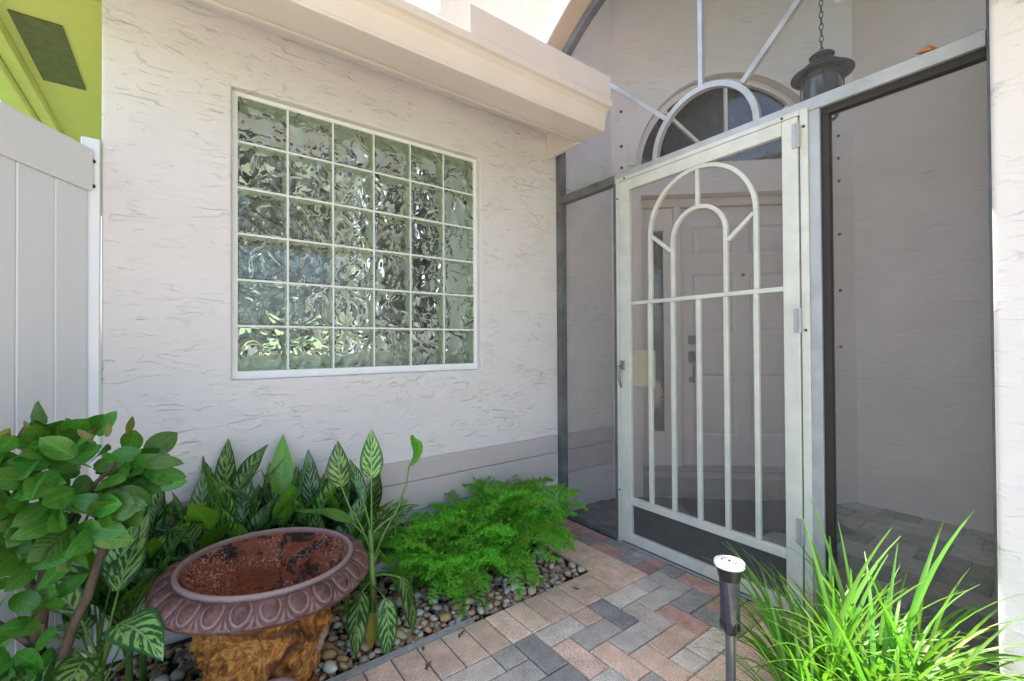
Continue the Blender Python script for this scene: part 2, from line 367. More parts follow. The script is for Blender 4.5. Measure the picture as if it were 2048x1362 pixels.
for i in range(-22, 13): paver(.1, .2, rp.choice(['blush', 'blush', 'tan', 'red']), .71+i*G+.05, .757)                  # soldier course by the grass
for k in range(4): paver(.2, .1 if k else .2, 'tan', 1.742, (1.456 if k == 0 else 1.556+.1*k-.05))                       # turns the bed corner
for k in range(3): paver(.2, .1, 'tan' if k == 0 else 'red', 1.742, 1.906+.1*k)
cols = ['charcoal', 'red', 'maroon', 'charcoal', 'maroon', 'red', 'charcoal', 'maroon', 'red', 'red']
for k in range(10):
    y = 1.206+.1*k
    paver(.1, .1, cols[k], 1.893, y) if k >= 2 else None
    paver(.07, .1, cols[(k*3+1) % 10], 1.981, y) if k >= 2 else None
edge = struct(MB().prism([(1.558, -.1), (1.604, -.1), (1.592, .002), (1.560, -.004)], -.5, .97, 'x').build('concrete_edging', 'concrete', bevel=.004))

# entry floor behind the screen
pf = struct(B(2.068, 5.0, .10, 2.6, -.2, -.014).build('porch_floor', 'sand'))
for i in range(0, 9):
    for j in range(0, 11):
        x, y = 2.17+.2*i, .22+.2*j-(.1 if i % 2 else 0)
        if x < 3.95 and y > .15 and y < 2.18 and x+y < 4.98: paver(.2, .2, rp.choice(['slate', 'umber', 'charcoal', 'slate']), x, y, pf)

# ------------------------------------------------------------------ house
house = thing('house', 'pale pink stucco house with glass block window and arched entry', 'house', (0, WY, 0))
def hp(mb, name, mat, bevel=0, smooth=False, parent=None, fix=True, seg=1):
    """a part of the house; mesh is written in world coordinates"""
    par = parent or house
    o = mb.build(name, mat, None, smooth, bevel, fix, seg); o.parent = par
    o.matrix_parent_inverse = par_inv(par); return o
def par_inv(par):
    m = Matrix.Translation(par.location)
    if par.parent: m = Matrix.Translation(par.parent.location) @ par.matrix_parent_inverse @ m
    return m.inverted()
# glass-block wall with its opening
wx0, wx1, wz0, wz1 = .176, 1.416, .985, 2.232
mb = MB(); X = [-.231, wx0, wx1, 2.60]; Z = [-.05, wz0, wz1, 2.95]; yb = WY+.34
V = {}
def vid(i, k, back):
    if (i, k, back) not in V: V[(i, k, back)] = len(mb.v); mb.v.append((X[i], yb if back else WY, Z[k])); mb.uv.append((0, 0))
    return V[(i, k, back)]
def fadd(*ids): mb.f.append(tuple(ids)); mb.m.append(0)
for i in range(3):
    for k in range(3):
        if i == 1 and k == 1: continue
        for bk in (0, 1): fadd(vid(i, k, bk), vid(i+1, k, bk), vid(i+1, k+1, bk), vid(i, k+1, bk))
for i in range(3):
    fadd(vid(i, 0, 0), vid(i+1, 0, 0), vid(i+1, 0, 1), vid(i, 0, 1)); fadd(vid(i, 3, 0), vid(i+1, 3, 0), vid(i+1, 3, 1), vid(i, 3, 1))
    fadd(vid(0, i, 0), vid(0, i+1, 0), vid(0, i+1, 1), vid(0, i, 1)); fadd(vid(3, i, 0), vid(3, i+1, 0), vid(3, i+1, 1), vid(3, i, 1))
for a, b in (((1, 1), (2, 1)), ((2, 1), (2, 2)), ((2, 2), (1, 2)), ((1, 2), (1, 1))):
    fadd(vid(*a, 0), vid(*b, 0), vid(*b, 1), vid(*a, 1))
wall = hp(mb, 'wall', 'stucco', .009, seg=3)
for (x0, x1) in ((-.225, 2.0), (2.075, 2.555)):
    for (z0, z1, yf) in ((.262, .416, 2.180), (.419, .527, 2.176)):
        hp(B(x0, x1, yf, WY-.001, z0, z1), 'siding_board', 'board', .004)
# window: mortar lattice and 36 hollow glass blocks
win = thing('w', '', ''); del win['label'], win['category']; win.name = 'glass_block_window'; win.parent = house; win.location = (0, 0, 0)
gx, gz, bs = .201, 1.022, .19
mm = MB()
my0, my1 = GY+.006, GY+.082
mm.box(wx0+.001, gx-.001, my0, my1, wz0+.001, wz1-.001); mm.box(gx+1.191, wx1-.001, my0, my1, wz0+.001, wz1-.001)
mm.box(gx-.001, gx+1.191, my0, my1, wz0+.001, gz-.001); mm.box(gx-.001, gx+1.191, my0, my1, gz+1.191, wz1-.001)
for k in range(1, 6):
    mm.box(gx-.001, gx+1.191, my0, my1, gz+k*.2-.0095, gz+k*.2-.0005)
    for j in range(6): mm.box(gx+k*.2-.0095, gx+k*.2-.0005, my0+.0004, my1-.0004, gz+j*.2, gz+j*.2+.19)
o = mm.build('mortar_grid', 'mortar'); o.parent = win; o.matrix_parent_inverse = Matrix.Translation((0, -WY, 0))
def slab(mb, a, y0, y1, wav_front):
    # one glass pane of a block: smooth on the outside, pressed waves on the inside
    n = 1; c = .006
    vs = [(-a, y0, -a), (a, y0, -a), (a, y0, a), (-a, y0, a), (-a, y1, -a), (a, y1, -a), (a, y1, a), (-a, y1, a)]
    mb.add(vs, [(0, 1, 2, 3)], 1 if wav_front else 0); o = len(mb.v)-8
    mb.f.append((o+7, o+6, o+5, o+4)); mb.m.append(0 if wav_front else 1)
    for a_, b_ in ((0, 1), (1, 2), (2, 3), (3, 0)): mb.f.append((o+a_, o+b_, o+b_+4, o+a_+4)); mb.m.append(0)
gb = MB(); h = bs/2
# pillowed front: outer rim bevel
e = .0045
gb.add([(-h, .004, -h), (h, .004, -h), (h, .004, h), (-h, .004, h), (-h+e, 0, -h+e), (h-e, 0, -h+e), (h-e, 0, h-e), (-h+e, 0, h-e), (-h, .012, -h), (h, .012, -h), (h, .012, h), (-h, .012, h)],
       [(0, 1, 5, 4), (1, 2, 6, 5), (2, 3, 7, 6), (3, 0, 4, 7), (4, 5, 6, 7), (8, 9, 1, 0), (9, 10, 2, 1), (10, 11, 3, 2), (11, 8, 0, 3)], 0)
o_ = len(gb.v)-12; gb.f.append((o_+11, o_+10, o_+9, o_+8)); gb.m.append(1)
slab(gb, h-.0005, .066, .078, True)
t_ = .004
for sx in (-1, 1):
    gb.box(sx*(h-t_), sx*(h-.0004), .0125, .0655, -h+.0004, h-.0004, 2); gb.box(-h+t_+.0002, h-t_-.0002, .0125, .0655, sx*(h-t_), sx*(h-.0004), 2)
gme = gb.mesh('glass_block')
for k in ('glass', 'glass_wavy', 'coating'): gme.materials.append(M[k])
for i in range(6):
    for k in range(6):
        o = link('glass_block', gme, win); o.location = (gx+i*.2+.095, GY-WY, gz+k*.2+.095)
# bathroom behind the blocks: white jambs, tiled ledge, dark stand-in sheets, added light opening
room = MB(); ry0, ry1 = yb+.001, 4.6
room.box(-.22, -.19, ry0, ry1, 0, 2.9); room.box(2.3, 2.33, ry0, ry1, 0, 2.9); room.box(-.19, 2.3, ry0, ry1, .0, .03); room.box(-.19, 2.3, ry0, ry1, 2.87, 2.9)
room.box(-.19, .0, ry1-.04, ry1, .03, 2.87); room.box(1.2, 2.3, ry1-.04, ry1, .03, 2.87); room.box(.0, 1.2, ry1-.04, ry1, .03, .7); room.box(.0, 1.2, ry1-.04, ry1, 2.75, 2.87)  # opening in the far wall added to let light into the room
hp(room, 'bathroom_wall', 'white')
rl = MB(); rl.box(wx0+.002, wx1-.002, GY+.083, yb+.05, wz0-.02, wz0+.10); hp(rl, 'tiled_ledge', 'white', .004)
rj = MB(); rj.box(wx1-.03, wx1-.002, GY+.09, yb+.12, wz0+.101, wz1-.06); rj.box(wx0+.002, wx1-.002, GY+.09, yb+.10, wz1-.05, wz1-.002); hp(rj, 'window_lining', 'white', .004)
hp(B(.93, 1.05, 2.78, 2.86, .03, 2.6), 'shower_post', 'white', .006)
for (c0, c1) in ((.10, .93), (1.22, 1.83)):  # dark sheets standing in for the dim parts of the room
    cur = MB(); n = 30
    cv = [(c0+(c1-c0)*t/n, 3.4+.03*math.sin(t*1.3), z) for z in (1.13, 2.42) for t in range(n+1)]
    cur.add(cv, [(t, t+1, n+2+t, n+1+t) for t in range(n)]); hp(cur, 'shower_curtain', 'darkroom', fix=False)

# eave of the glass-block wall
EX0, EX1 = -1.0, 1.95
hp(B(EX0, 1.934, 1.886, WY-.002, 2.515, 2.54), 'soffit', 'stucco')
hp(B(1.936, EX1, 1.886, WY-.002, 2.366, 2.54), 'soffit_end_board', 'trim', .002)
hp(B(1.925, EX1+.004, 1.906, WY-.003, 2.345, 2.3655), 'soffit_end_trim', 'trim', .002)
hp(B(EX0, EX1+.002, 1.862, 1.885, 2.355, 2.56), 'fascia', 'trim', .003)
hp(B(EX0, EX1-.0265, 1.887, 1.905, 2.352, 2.3715), 'soffit_trim', 'trim', .002)
gp = [(1.858, 2.52), (1.858, 2.345), (1.709, 2.345), (1.706, 2.348), (1.706, 2.358), (1.716, 2.361), (1.712, 2.38), (1.706, 2.41), (1.694, 2.440), (1.672, 2.458), (1.652, 2.463), (1.652, 2.498), (1.660, 2.506), (1.668, 2.500), (1.664, 2.472), (1.700, 2.450), (1.712, 2.40), (1.722, 2.355), (1.850, 2.352), (1.850, 2.52)]
hp(MB().prism(gp, EX0, EX1-.003, 'x'), 'gutter', 'trim', .0012)
cap = [(1.858, 2.345), (1.728, 2.345), (1.716, 2.349), (1.713, 2.362), (1.705, 2.372), (1.702, 2.41), (1.690, 2.445), (1.668, 2.462), (1.652, 2.466), (1.650, 2.500), (1.668, 2.508), (1.858, 2.508)]
hp(MB().prism(cap, EX1-.0025, EX1+.0015, 'x'), 'gutter_end_cap', 'trim', .0015)
sg = MB(); sg.box(1.028, EX1+.004, 1.6695, 1.6715, 2.478, 2.642); sg.box(EX1+.0045, EX1+.0065, 1.6695, 1.80, 2.51, 2.648)
hp(sg, 'splash_guard', 'trim', .0008)
# roof and its barrel tiles
roof = hp(MB().prism([(1.80, 2.53), (1.80, 2.56), (4.62, 3.356), (4.62, 3.25)], EX0, 1.898, 'x'), 'roof', 'roof_tile')
tm = MB(); nseg = 9; Lt = .42
for (rad, inner) in ((.085, 0), (.072, 1)):
    pass
ang = [math.pi*k/nseg for k in range(nseg+1)]
ring = lambda rr, y: [(rr*math.cos(a), y, rr*math.sin(a)) for a in ang]
vs = ring(.088, 0)+ring(.074, Lt)+ring(.076, 0)+ring(.062, Lt); n1 = nseg+1
fs = [(k, k+1, n1+k+1, n1+k) for k in range(nseg)]+[(2*n1+k+1, 2*n1+k, 3*n1+k, 3*n1+k+1) for k in range(nseg)]+[(k+1, k, 2*n1+k, 2*n1+k+1) for k in range(nseg)]+[(0, n1, 3*n1, 2*n1), (n1-1, 2*n1-1, 4*n1-1, 3*n1-1)]
tm.add(vs, fs); tme = tm.mesh('roof_tile', True); tme.materials.append(M['roof_tile'])
sl_ = math.atan2(.96, 3.4)
for i in range(13):
    for j in range(5):
        o = link('roof_tile', tme, roof); y = 1.755+j*.36
        o.location = (EX0+.10+i*.225, y, 2.56+(y-1.80)*math.tan(sl_)+.004); o.rotation_euler = (sl_, 0, random.uniform(-.02, .02)); o.matrix_parent_inverse = Matrix.Translation((0, -WY, 0))
# side eave on the left flank, with its soffit vent
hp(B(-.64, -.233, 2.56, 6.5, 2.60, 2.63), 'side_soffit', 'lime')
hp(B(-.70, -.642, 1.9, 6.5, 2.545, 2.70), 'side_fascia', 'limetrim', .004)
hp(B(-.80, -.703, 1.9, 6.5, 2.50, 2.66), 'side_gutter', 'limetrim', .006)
hp(B(-.233, -.05, 2.545, 6.5, -.05, 2.6), 'side_wall', 'stucco')
vt = MB(); vt.box(-.60, -.43, 2.84, 3.47, 2.592, 2.599); vf = hp(vt, 'soffit_vent', 'vent')
# arched entry wall (x 1.9 .. 2.015 above the opening)
CY, CZ, AR = 1.21, 1.90, 1.49
def arch_slab(r_in, r_out_fn, x0, x1, a0, a1, n=40):
    mb = MB(); vs = []; 
    for k in range(n+1):
        a = a0+(a1-a0)*k/n; c, s = math.cos(a), math.sin(a); ro = r_out_fn(a)
        for x in (x0, x1): vs += [(x, CY+r_in*c, CZ+r_in*s), (x, CY+ro*c, CZ+ro*s)]
    fs = []
    for k in range(n):
        i, j = k*4, (k+1)*4
        fs += [(i, j, j+1, i+1), (i+2, i+3, j+3, j+2), (i, i+2, j+2, j), (i+1, j+1, j+3, i+3)]
    fs += [(0, 1, 3, 2), (n*4, n*4+2, n*4+3, n*4+1)]
    mb.add(vs, fs); return mb
a_s = math.asin((2.96-CZ)/AR)
def rect_r(a):
    c, s = math.cos(a), math.sin(a); t = 9
    if abs(c) > 1e-6: t = min(t, 2.4/abs(c))
    if s > 1e-6: t = min(t, 2.5/s)
    return max(t, AR+.05)
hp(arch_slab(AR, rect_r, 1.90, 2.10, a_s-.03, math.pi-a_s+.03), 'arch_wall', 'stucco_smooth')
hp(arch_slab(AR+.002, lambda a: AR+.15, 1.888, 1.8995, a_s, math.pi-a_s), 'arch_trim', 'trim', .002)
_t = rect_r(a_s-.03); _a = a_s-.03
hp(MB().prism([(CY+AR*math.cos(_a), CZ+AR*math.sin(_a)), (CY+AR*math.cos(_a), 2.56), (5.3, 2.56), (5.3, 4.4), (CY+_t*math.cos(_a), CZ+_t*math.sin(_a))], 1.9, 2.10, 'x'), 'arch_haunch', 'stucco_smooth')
# right-hand pier and the wall running on from it
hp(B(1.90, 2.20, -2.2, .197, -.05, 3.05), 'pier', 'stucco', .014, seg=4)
eb = MB(); eb.box(.5, 1.95, -2.0, .59, 2.385, 2.60); hp(eb, 'eave_box', 'trim', .006)
# alcove: right wall, ceiling, roof
hp(B(3.83, 4.1, .0, 1.0595, -.05, 4.1), 'alcove_wall', 'stucco_entry')
hp(B(2.11, 4.1, -.2, .099, -.05, 3.05), 'alcove_side_wall', 'stucco_entry')
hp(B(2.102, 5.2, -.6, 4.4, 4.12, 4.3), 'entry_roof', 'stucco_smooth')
hp(B(2.605, 2.8, 2.205, 2.6, 0, 4.1), 'alcove_corner', 'stucco_entry')
hp(B(2.10, 2.604, WY, WY+.1, 2.951, 4.1), 'upper_wall', 'stucco_entry')
# angled entry wall with fanlight and door openings
FS, FZ, FR = .845, 2.43, .665
ew = MB(DW); th = .16
def wbox(s0, s1, z0, z1): ew.box(s0, s1, -th, 0, z0, z1)
wbox(0, .215, -.05, 2.2285); wbox(1.475, LEN+.1, -.05, 2.2285); wbox(0, LEN+.1, 2.2285, FZ+.026)
# region round the arch: radial strips between the arc and a rectangle
n = 36; ea = math.asin(.026/FR); vs = []
for k in range(n+1):
    a = ea+(math.pi-2*ea)*k/n; c, s_ = math.cos(a), math.sin(a); t = 9
    t = min(t, (LEN+.1-FS)/c) if c > 1e-6 else t
    t = min(t, -FS/c) if c < -1e-6 else t
    t = min(t, (4.1-FZ)/s_)
    zo = FZ+.026 if k in (0, n) else FZ+t*s_
    for o_ in (0, -th): vs += [(FS+FR*c, o_, FZ+FR*s_), (FS+t*c, o_, zo)]
fs = []
for k in range(n):
    i, j = 4*k, 4*k+4
    fs += [(i, j, j+1, i+1), (i+2, i+3, j+3, j+2), (i, i+2, j+2, j)]
ew.add(vs, fs)
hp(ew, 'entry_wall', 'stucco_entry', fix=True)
hp(MB(DW).box(-.2, LEN+.3, -.30, -.18, -.05, 4.1), 'hall_partition', 'darkroom')  # unseen dark backing added to stop light leaking round the door
# top corners of the rectangle left open by the radial strips are above the ceiling line
fan = thing('fanlight', '', ''); del fan['label'], fan['category']; fan.parent = house
def fp(mb, name, mat, bevel=0):
    o = mb.build(name, mat, None, False, bevel); o.parent = fan; o.matrix_parent_inverse = Matrix.Translation((0, -WY, 0)); return o
def arc_band(r0_, r1_, o0, o1, a0=0, a1=math.pi, n=32):
    mb = MB(DW); vs = []
    for k in range(n+1):
        a = a0+(a1-a0)*k/n; c, s_ = math.cos(a), math.sin(a)
        for o_ in (o0, o1): vs += [(FS+r0_*c, o_, FZ+r0_*s_), (FS+r1_*c, o_, FZ+r1_*s_)]
    fs = []
    for k in range(n):
        i, j = 4*k, 4*k+4
        fs += [(i, j, j+1, i+1), (i+2, i+3, j+3, j+2), (i, i+2, j+2, j), (i+1, j+1, j+3, i+3)]
    fs += [(0, 1, 3, 2), (4*n, 4*n+2, 4*n+3, 4*n+1)]
    mb.add(vs, fs); return mb
fp(arc_band(FR+.003, FR+.06, .001, .012, .03, math.pi-.03), 'arch_moulding', 'stucco_entry')
fp(arc_band(FR-.045, FR-.002, -.10, -.045), 'fan_frame', 'trim', .003)
pane = MB(DW); pv = [(FS+(FR-.045)*math.cos(math.pi*k/28), -.075, FZ+(FR-.045)*math.sin(math.pi*k/28)) for k in range(29)]
pane.add(pv+[(FS, -.075, FZ)], [(k, k+1, 29) for k in range(28)]); fp(pane, 'pane', 'glassdark')
for a in (45, 90, 135):
    c, s_ = math.cos(R(a)), math.sin(R(a)); mb = MB(DW)
    px, pz = -s_*.011, c*.011
    q = [(FS+.2*c+px, FZ+.2*s_+pz), (FS+.2*c-px, FZ+.2*s_-pz), (FS+(FR-.046)*c-px, FZ+(FR-.046)*s_-pz), (FS+(FR-.046)*c+px, FZ+(FR-.046)*s_+pz)]
    mb.add([(a_, -.05, b_) for a_, b_ in q]+[(a_, -.074, b_) for a_, b_ in q], [(0, 1, 2, 3), (7, 6, 5, 4), (0, 4, 5, 1), (1, 5, 6, 2), (2, 6, 7, 3), (3, 7, 4, 0)]); fp(mb, 'muntin', 'trim')
mb = MB(DW); mb.box(FS-FR+.05, FS+FR-.05, -.10, -.045, FZ-.005, FZ+.045); fp(mb, 'bottom_rail', 'trim', .002)
# front door unit (recessed)
fd = thing('front_door', '', ''); del fd['label'], fd['category']; fd.parent = house
def dp(mb, name, mat, bevel=0):
    o = mb.build(name, mat, None, False, bevel); o.parent = fd; o.matrix_parent_inverse = Matrix.Translation((0, -WY, 0)); return o
def dbox(s0, s1, o0, o1, z0, z1): return MB(DW).box(s0, s1, o0, o1, z0, z1)
DO = -.13
dp(dbox(.217, 1.473, DO-.03, DO+.03, 2.165, 2.226), 'head_jamb', 'trim', .003)
dp(dbox(.217, .262, DO-.03, DO+.028, .20, 2.164), 'jamb', 'trim', .003)
dp(dbox(.475, .524, DO-.03, DO+.028, .20, 2.164), 'jamb', 'trim', .003)
dp(dbox(1.440, 1.473, DO-.03, DO+.028, .20, 2.164), 'jamb', 'trim', .003)
side = MB(DW); side.box(.264, .30, DO-.02, DO+.01, .20, 2.163); side.box(.40, .473, DO-.02, DO+.01, .20, 2.163); side.box(.30, .40, DO-.02, DO+.01, .20, .46); side.box(.30, .40, DO-.02, DO+.01, 1.99, 2.163)
dp(side, 'sidelight', 'trim', .003)
dp(dbox(.3005, .3995, DO-.012, DO-.006, .461, 1.989), 'sidelight_glass', 'glassdark')
leaf = MB(DW); ls0, ls1, lz0, lz1, lo = .528, 1.436, .205, 2.160, DO-.005
pan = [(.62, .935), (1.03, 1.345)]; pz = [(.43, .90), (1.20, 1.66), (1.80, 2.02)]
SX = [ls0, .62, .935, 1.03, 1.345, ls1]; SZ = [lz0, .43, .90, 1.20, 1.66, 1.80, 2.02, lz1]
for i in range(5):
    for k in range(7):
        if i in (1, 3) and k in (1, 3, 5): continue
        leaf.add([(SX[i], lo, SZ[k]), (SX[i+1], lo, SZ[k]), (SX[i+1], lo, SZ[k+1]), (SX[i], lo, SZ[k+1])], [(0, 1, 2, 3)])
for (a, b) in pan:
    for (c, d) in pz:
        q = [(a, c), (b, c), (b, d), (a, d)]; q2 = [(a+.018, c+.018), (b-.018, c+.018), (b-.018, d-.018), (a+.018, d-.018)]; q3 = [(a+.05, c+.05), (b-.05, c+.05), (b-.05, d-.05), (a+.05, d-.05)]
        vs = [(s_, lo, z) for s_, z in q]+[(s_, lo-.012, z) for s_, z in q2]+[(s_, lo-.003, z) for s_, z in q3]
        leaf.add(vs, [(0, 1, 5, 4), (1, 2, 6, 5), (2, 3, 7, 6), (3, 0, 4, 7), (4, 5, 9, 8), (5, 6, 10, 9), (6, 7, 11, 10), (7, 4, 8, 11), (8, 9, 10, 11)])
dp(leaf, 'door_leaf', 'doorpaint')
dp(dbox(.58, .635, lo+.001, lo+.012, 1.125, 1.19), 'deadbolt', 'steel', .004)
ck = MB(DW); ck.add([(.6075+.017*math.cos(k*.524), lo+.012+(.008 if j else 0), 1.157+.017*math.sin(k*.524)) for j in range(2) for k in range(12)], [(k, (k+1) % 12, 12+(k+1) % 12, 12+k) for k in range(12)]+[tuple(range(12, 24))]); dp(ck, 'lock_cylinder', 'steel')
dp(dbox(.582, .634, lo+.001, lo+.010, .985, 1.07), 'handle_plate', 'steel', .004)
hd = MB(); hd.tube([DW((.608, lo+.01, 1.03)), DW((.608, lo+.045, 1.015)), DW((.608, lo+.055, .95)), DW((.608, lo+.045, .875)), DW((.608, lo+.008, .855))], .009, 8); dp(hd, 'pull_handle', 'steel')
dp(dbox(.586, .63, lo+.001, lo+.010, .835, .875), 'handle_foot', 'steel', .003)
ph = MB(); ph.tube([DW((.985, lo, 1.645)), DW((.985, lo+.012, 1.645))], .012, 12); dp(ph, 'peephole', 'black_metal')
# anchor bolts for storm shutters each side of the entry
for s_ in (.075, 1.59):
    for z in (1.1, 1.5, 1.9, 2.28, 2.44, 2.6, 2.86):
        mb = MB(); mb.tube([DW((s_, .0005, z)), DW((s_, .006, z))], .011, 8); hp(mb, 'shutter_anchor', 'rustscrew')
for k, x in enumerate((2.53,)):
    pass

# tiled step below the door
step = struct(MB(DW).box(.217, 1.473, -.16, -.006, -.05, .195).build('door_step', 'grout'))
for k in range(8):
    mb = MB(DW); s0 = .22+k*.157; mb.box(s0, s0+.151, -.0055, .004, .012, .15); mb.build('tile', 'tile', step, bevel=.002)
    mb = MB(DW); mb.box(s0, s0+.151, -.156, .010, .1955, .203); mb.build('tile', 'tile', step, bevel=.002)
mat_ = MB(DW); mat_.box(.45, 1.33, .05, .57, .002, .016); tag(mat_.build('doormat', 'mat', bevel=.004), 'dark navy doormat lying in front of the tiled door step', 'doormat')

# ------------------------------------------------------------------ screen enclosure
scr = thing('screen_enclosure', 'dark bronze framed insect screen with sunburst spokes across the entry', 'screen', (XS, 1.2, 0))
def sp(mb, name, mat, bevel=.0015, smooth=False):
    o = mb.build(name, mat, None, smooth, bevel); o.parent = scr; o.matrix_parent_inverse = Matrix.Translation((-XS, -1.2, 0)); return o
XB = XS+.048
sp(B(XS, XB, 2.150, WY-.001, 0, 2.955), 'post', 'bronze')
sp(B(XS+.001, XB-.001, 1.682, 1.712, .0, 2.057), 'post', 'bronze')
sp(B(XS, XB, .668, .711, 0, 2.057), 'post', 'alu')
sp(B(XS+.002, XB, .198, .215, 0, 2.99), 'post', 'bronze')
sp(B(XS-.001, XB, .216, 1.70, 2.058, 2.108), 'beam', 'alu'); sp(B(XS-.001, XB, 1.7005, 2.149, 2.058, 2.108), 'beam', 'bronze')
sp(B(XS+.014, XB, .216, .667, 2.028, 2.0575), 'beam_liner', 'darkbronze'); sp(B(XS+.014, XB, .640, .6675, .0, 2.0275), 'post_liner', 'darkbronze')
sp(B(XS+.001, XB, 1.713, 2.149, 0, .035), 'sill', 'bronze'); sp(B(XS+.001, XB, .216, .667, 0, .035), 'sill', 'bronze')
sp(B(XS-.012, XS-.0005, .700, 1.69, .0, .012), 'threshold', 'alu')
def yz_bar(y0, z0, y1, z1, wd, x0=XS+.008, x1=XS+.032, mat='alu', name='spoke'):
    d = Vector((y1-y0, z1-z0)).normalized(); px, pz = -d.y*wd/2, d.x*wd/2
    return MB().prism([(y0+px, z0+pz), (y0-px, z0-pz), (y1-px, z1-pz), (y1+px, z1+pz)], x0, x1, 'x')
def yz_arc(cy, cz, r0_, r1_, a0, a1, x0, x1, n=24):
    mb = MB(); vs = []
    for k in range(n+1):
        a = a0+(a1-a0)*k/n; c, s_ = math.cos(a), math.sin(a)
        for x in (x0, x1): vs += [(x, cy+r0_*c, cz+r0_*s_), (x, cy+r1_*c, cz+r1_*s_)]
    fs = []
    for k in range(n):
        i, j = 4*k, 4*k+4
        fs += [(i, j, j+1, i+1), (i+2, i+3, j+3, j+2), (i, i+2, j+2, j), (i+1, j+1, j+3, i+3)]
    fs += [(0, 1, 3, 2), (4*n, 4*n+2, 4*n+3, 4*n+1)]
    mb.add(vs, fs); return mb
HY, HZ = 1.170, 2.1085
sp(yz_arc(HY, HZ, .247, .275, .0, math.pi, XS+.004, XS+.034), 'hub_arch', 'alu')
sp(yz_bar(HY, HZ+.276, HY, 3.34, .024), 'spoke', 'alu')
for s_ in (-1, 1): sp(yz_bar(HY+s_*.196, HZ+.196, HY+s_*.93, HZ+.93 if s_ < 0 else HZ+.90, .024), 'spoke', 'alu')
sp(yz_arc(CY, CZ, AR-.055, AR-.003, a_s, math.pi-a_s, XS+.001, XB), 'arch_frame', 'bronze')
sx = XS+.036
sp(B(sx, sx+.0008, 1.713, 2.149, .036, 2.057), 'screen_panel', 'screen', 0); sp(B(sx, sx+.0008, .216, .667, .036, 2.057), 'screen_panel', 'screen', 0)
af = MB(); n = 40; a_e = math.asin(max(-1, (2.11-CZ)/(AR-.06)))
pts = [(CY+(AR-.06)*math.cos(a_s+.02+(math.pi-2*a_s-.04)*k/n), CZ+(AR-.06)*math.sin(a_s+.02+(math.pi-2*a_s-.04)*k/n)) for k in range(n+1)]
pts = [(min(max(y, .218), 2.148), z) for y, z in pts]
poly = [(.218, 2.109)] + pts[::-1] + [(2.148, 2.109)]
af.add([(sx, y, z) for y, z in poly], [tuple(range(len(poly)))]); sp(af, 'screen_panel', 'screen', 0)

sd = thing('screen_door', 'ivory metal screen door with arched grille bars and lever handle', 'screen door', (XS, 1.2, 0))
def sdp(mb, name, mat='doorframe', bevel=.002, parent=None):
    o = mb.build(name, mat, None, False, bevel); o.parent = sd; o.matrix_parent_inverse = Matrix.Translation((-XS, -1.2, 0)); return o
fx0, fx1 = XS-.010, XS-.0015
sdp(B(fx0, fx1, 1.656, 1.683, .012, 2.075), 'outer_frame'); sdp(B(fx0, fx1, .706, .735, .012, 2.075), 'outer_frame'); sdp(B(fx0, fx1, .7355, 1.6555, 2.053, 2.075), 'outer_frame')
dx0, dx1 = XS-.016, XS+.012
sdp(B(dx0, dx1, 1.585, 1.651, .022, 2.048), 'stile'); sdp(B(dx0, dx1, .740, .800, .022, 2.048), 'stile')
sdp(B(dx0, dx1, .8005, 1.5845, 1.990, 2.048), 'top_rail'); sdp(B(dx0, dx1, .8005, 1.5845, .022, .075), 'bottom_rail'); sdp(B(dx0, dx1, .8005, 1.5845, .238, .276), 'kick_rail'); sdp(B(dx0+.002, dx1-.004, .8005, 1.5845, 1.344, 1.364), 'middle_rail')
bx0, bx1 = XS-.014, XS+.008
for y in (1.458, 1.321, 1.182, 1.046, .912): sdp(B(bx0, bx1, y-.0105, y+.0105, .2765, 1.3435), 'bar')
OC, OZ, OR = 1.181, 1.712, .282
sdp(yz_arc(OC, OZ, OR-.02, OR, 0, math.pi, bx0, bx1), 'grille_arch'); sdp(yz_arc(OC, 1.655, .127, .147, 0, math.pi, bx0+.0005, bx1), 'grille_arch')
for s_ in (-1, 1):
    sdp(B(bx0, bx1, OC+s_*(OR-.02), OC+s_*OR, 1.3645, OZ-.0005), 'bar'); sdp(B(bx0, bx1, OC+s_*.127, OC+s_*.147, 1.3645, 1.6545), 'bar')
    sdp(yz_bar(OC+s_*.147, 1.602, OC+s_*.262, 1.700, .018, bx0+.001, bx1-.001), 'brace')
sdp(B(bx0+.001, bx1-.001, OC-.009, OC+.009, 1.802, OZ+OR-.02), 'bar')
sdp(B(XS+.006, XS+.0068, .80, 1.585, .275, 1.99), 'screen_panel', 'screen', 0); sdp(B(XS+.006, XS+.0075, .80, 1.585, .07, .24), 'kick_panel', plain('kick_screen', (.075, .072, .07), .6, var=.15), 0)
sdp(B(XS+.009, XS+.011, 1.44, 1.584, .895, 1.095), 'lock_guard_plate', 'paper', 0)
hm = MB(); hm.box(dx0-.012, dx0-.0005, 1.622, 1.646, .985, 1.035); hm.tube([(dx0-.012, 1.634, 1.02), (dx0-.035, 1.634, 1.0), (dx0-.036, 1.632, .93), (dx0-.022, 1.63, .885)], [.009, .009, .008, .006], 8); sdp(hm, 'handle', 'steel', .001)
for z in (1.97, 1.22, .37):
    hm = MB(); hm.tube([(dx0-.004, .7375, z-.05), (dx0-.004, .7375, z+.05)], .007, 8); hm.box(dx0-.004, dx0-.0005, .742, .760, z-.05, z+.05); sdp(hm, 'hinge', 'alu', 0)
for y, z in ((1.62, 2.064), (1.67, 1.96), (1.67, .3), (.72, 2.0), (.80, 2.064), (.72, 1.18), (1.67, 1.0)):
    mb = MB(); mb.tube([(fx0-.003, y, z), (fx0+.001, y, z)], .0055, 8); sdp(mb, 'screw', 'rustscrew', 0)
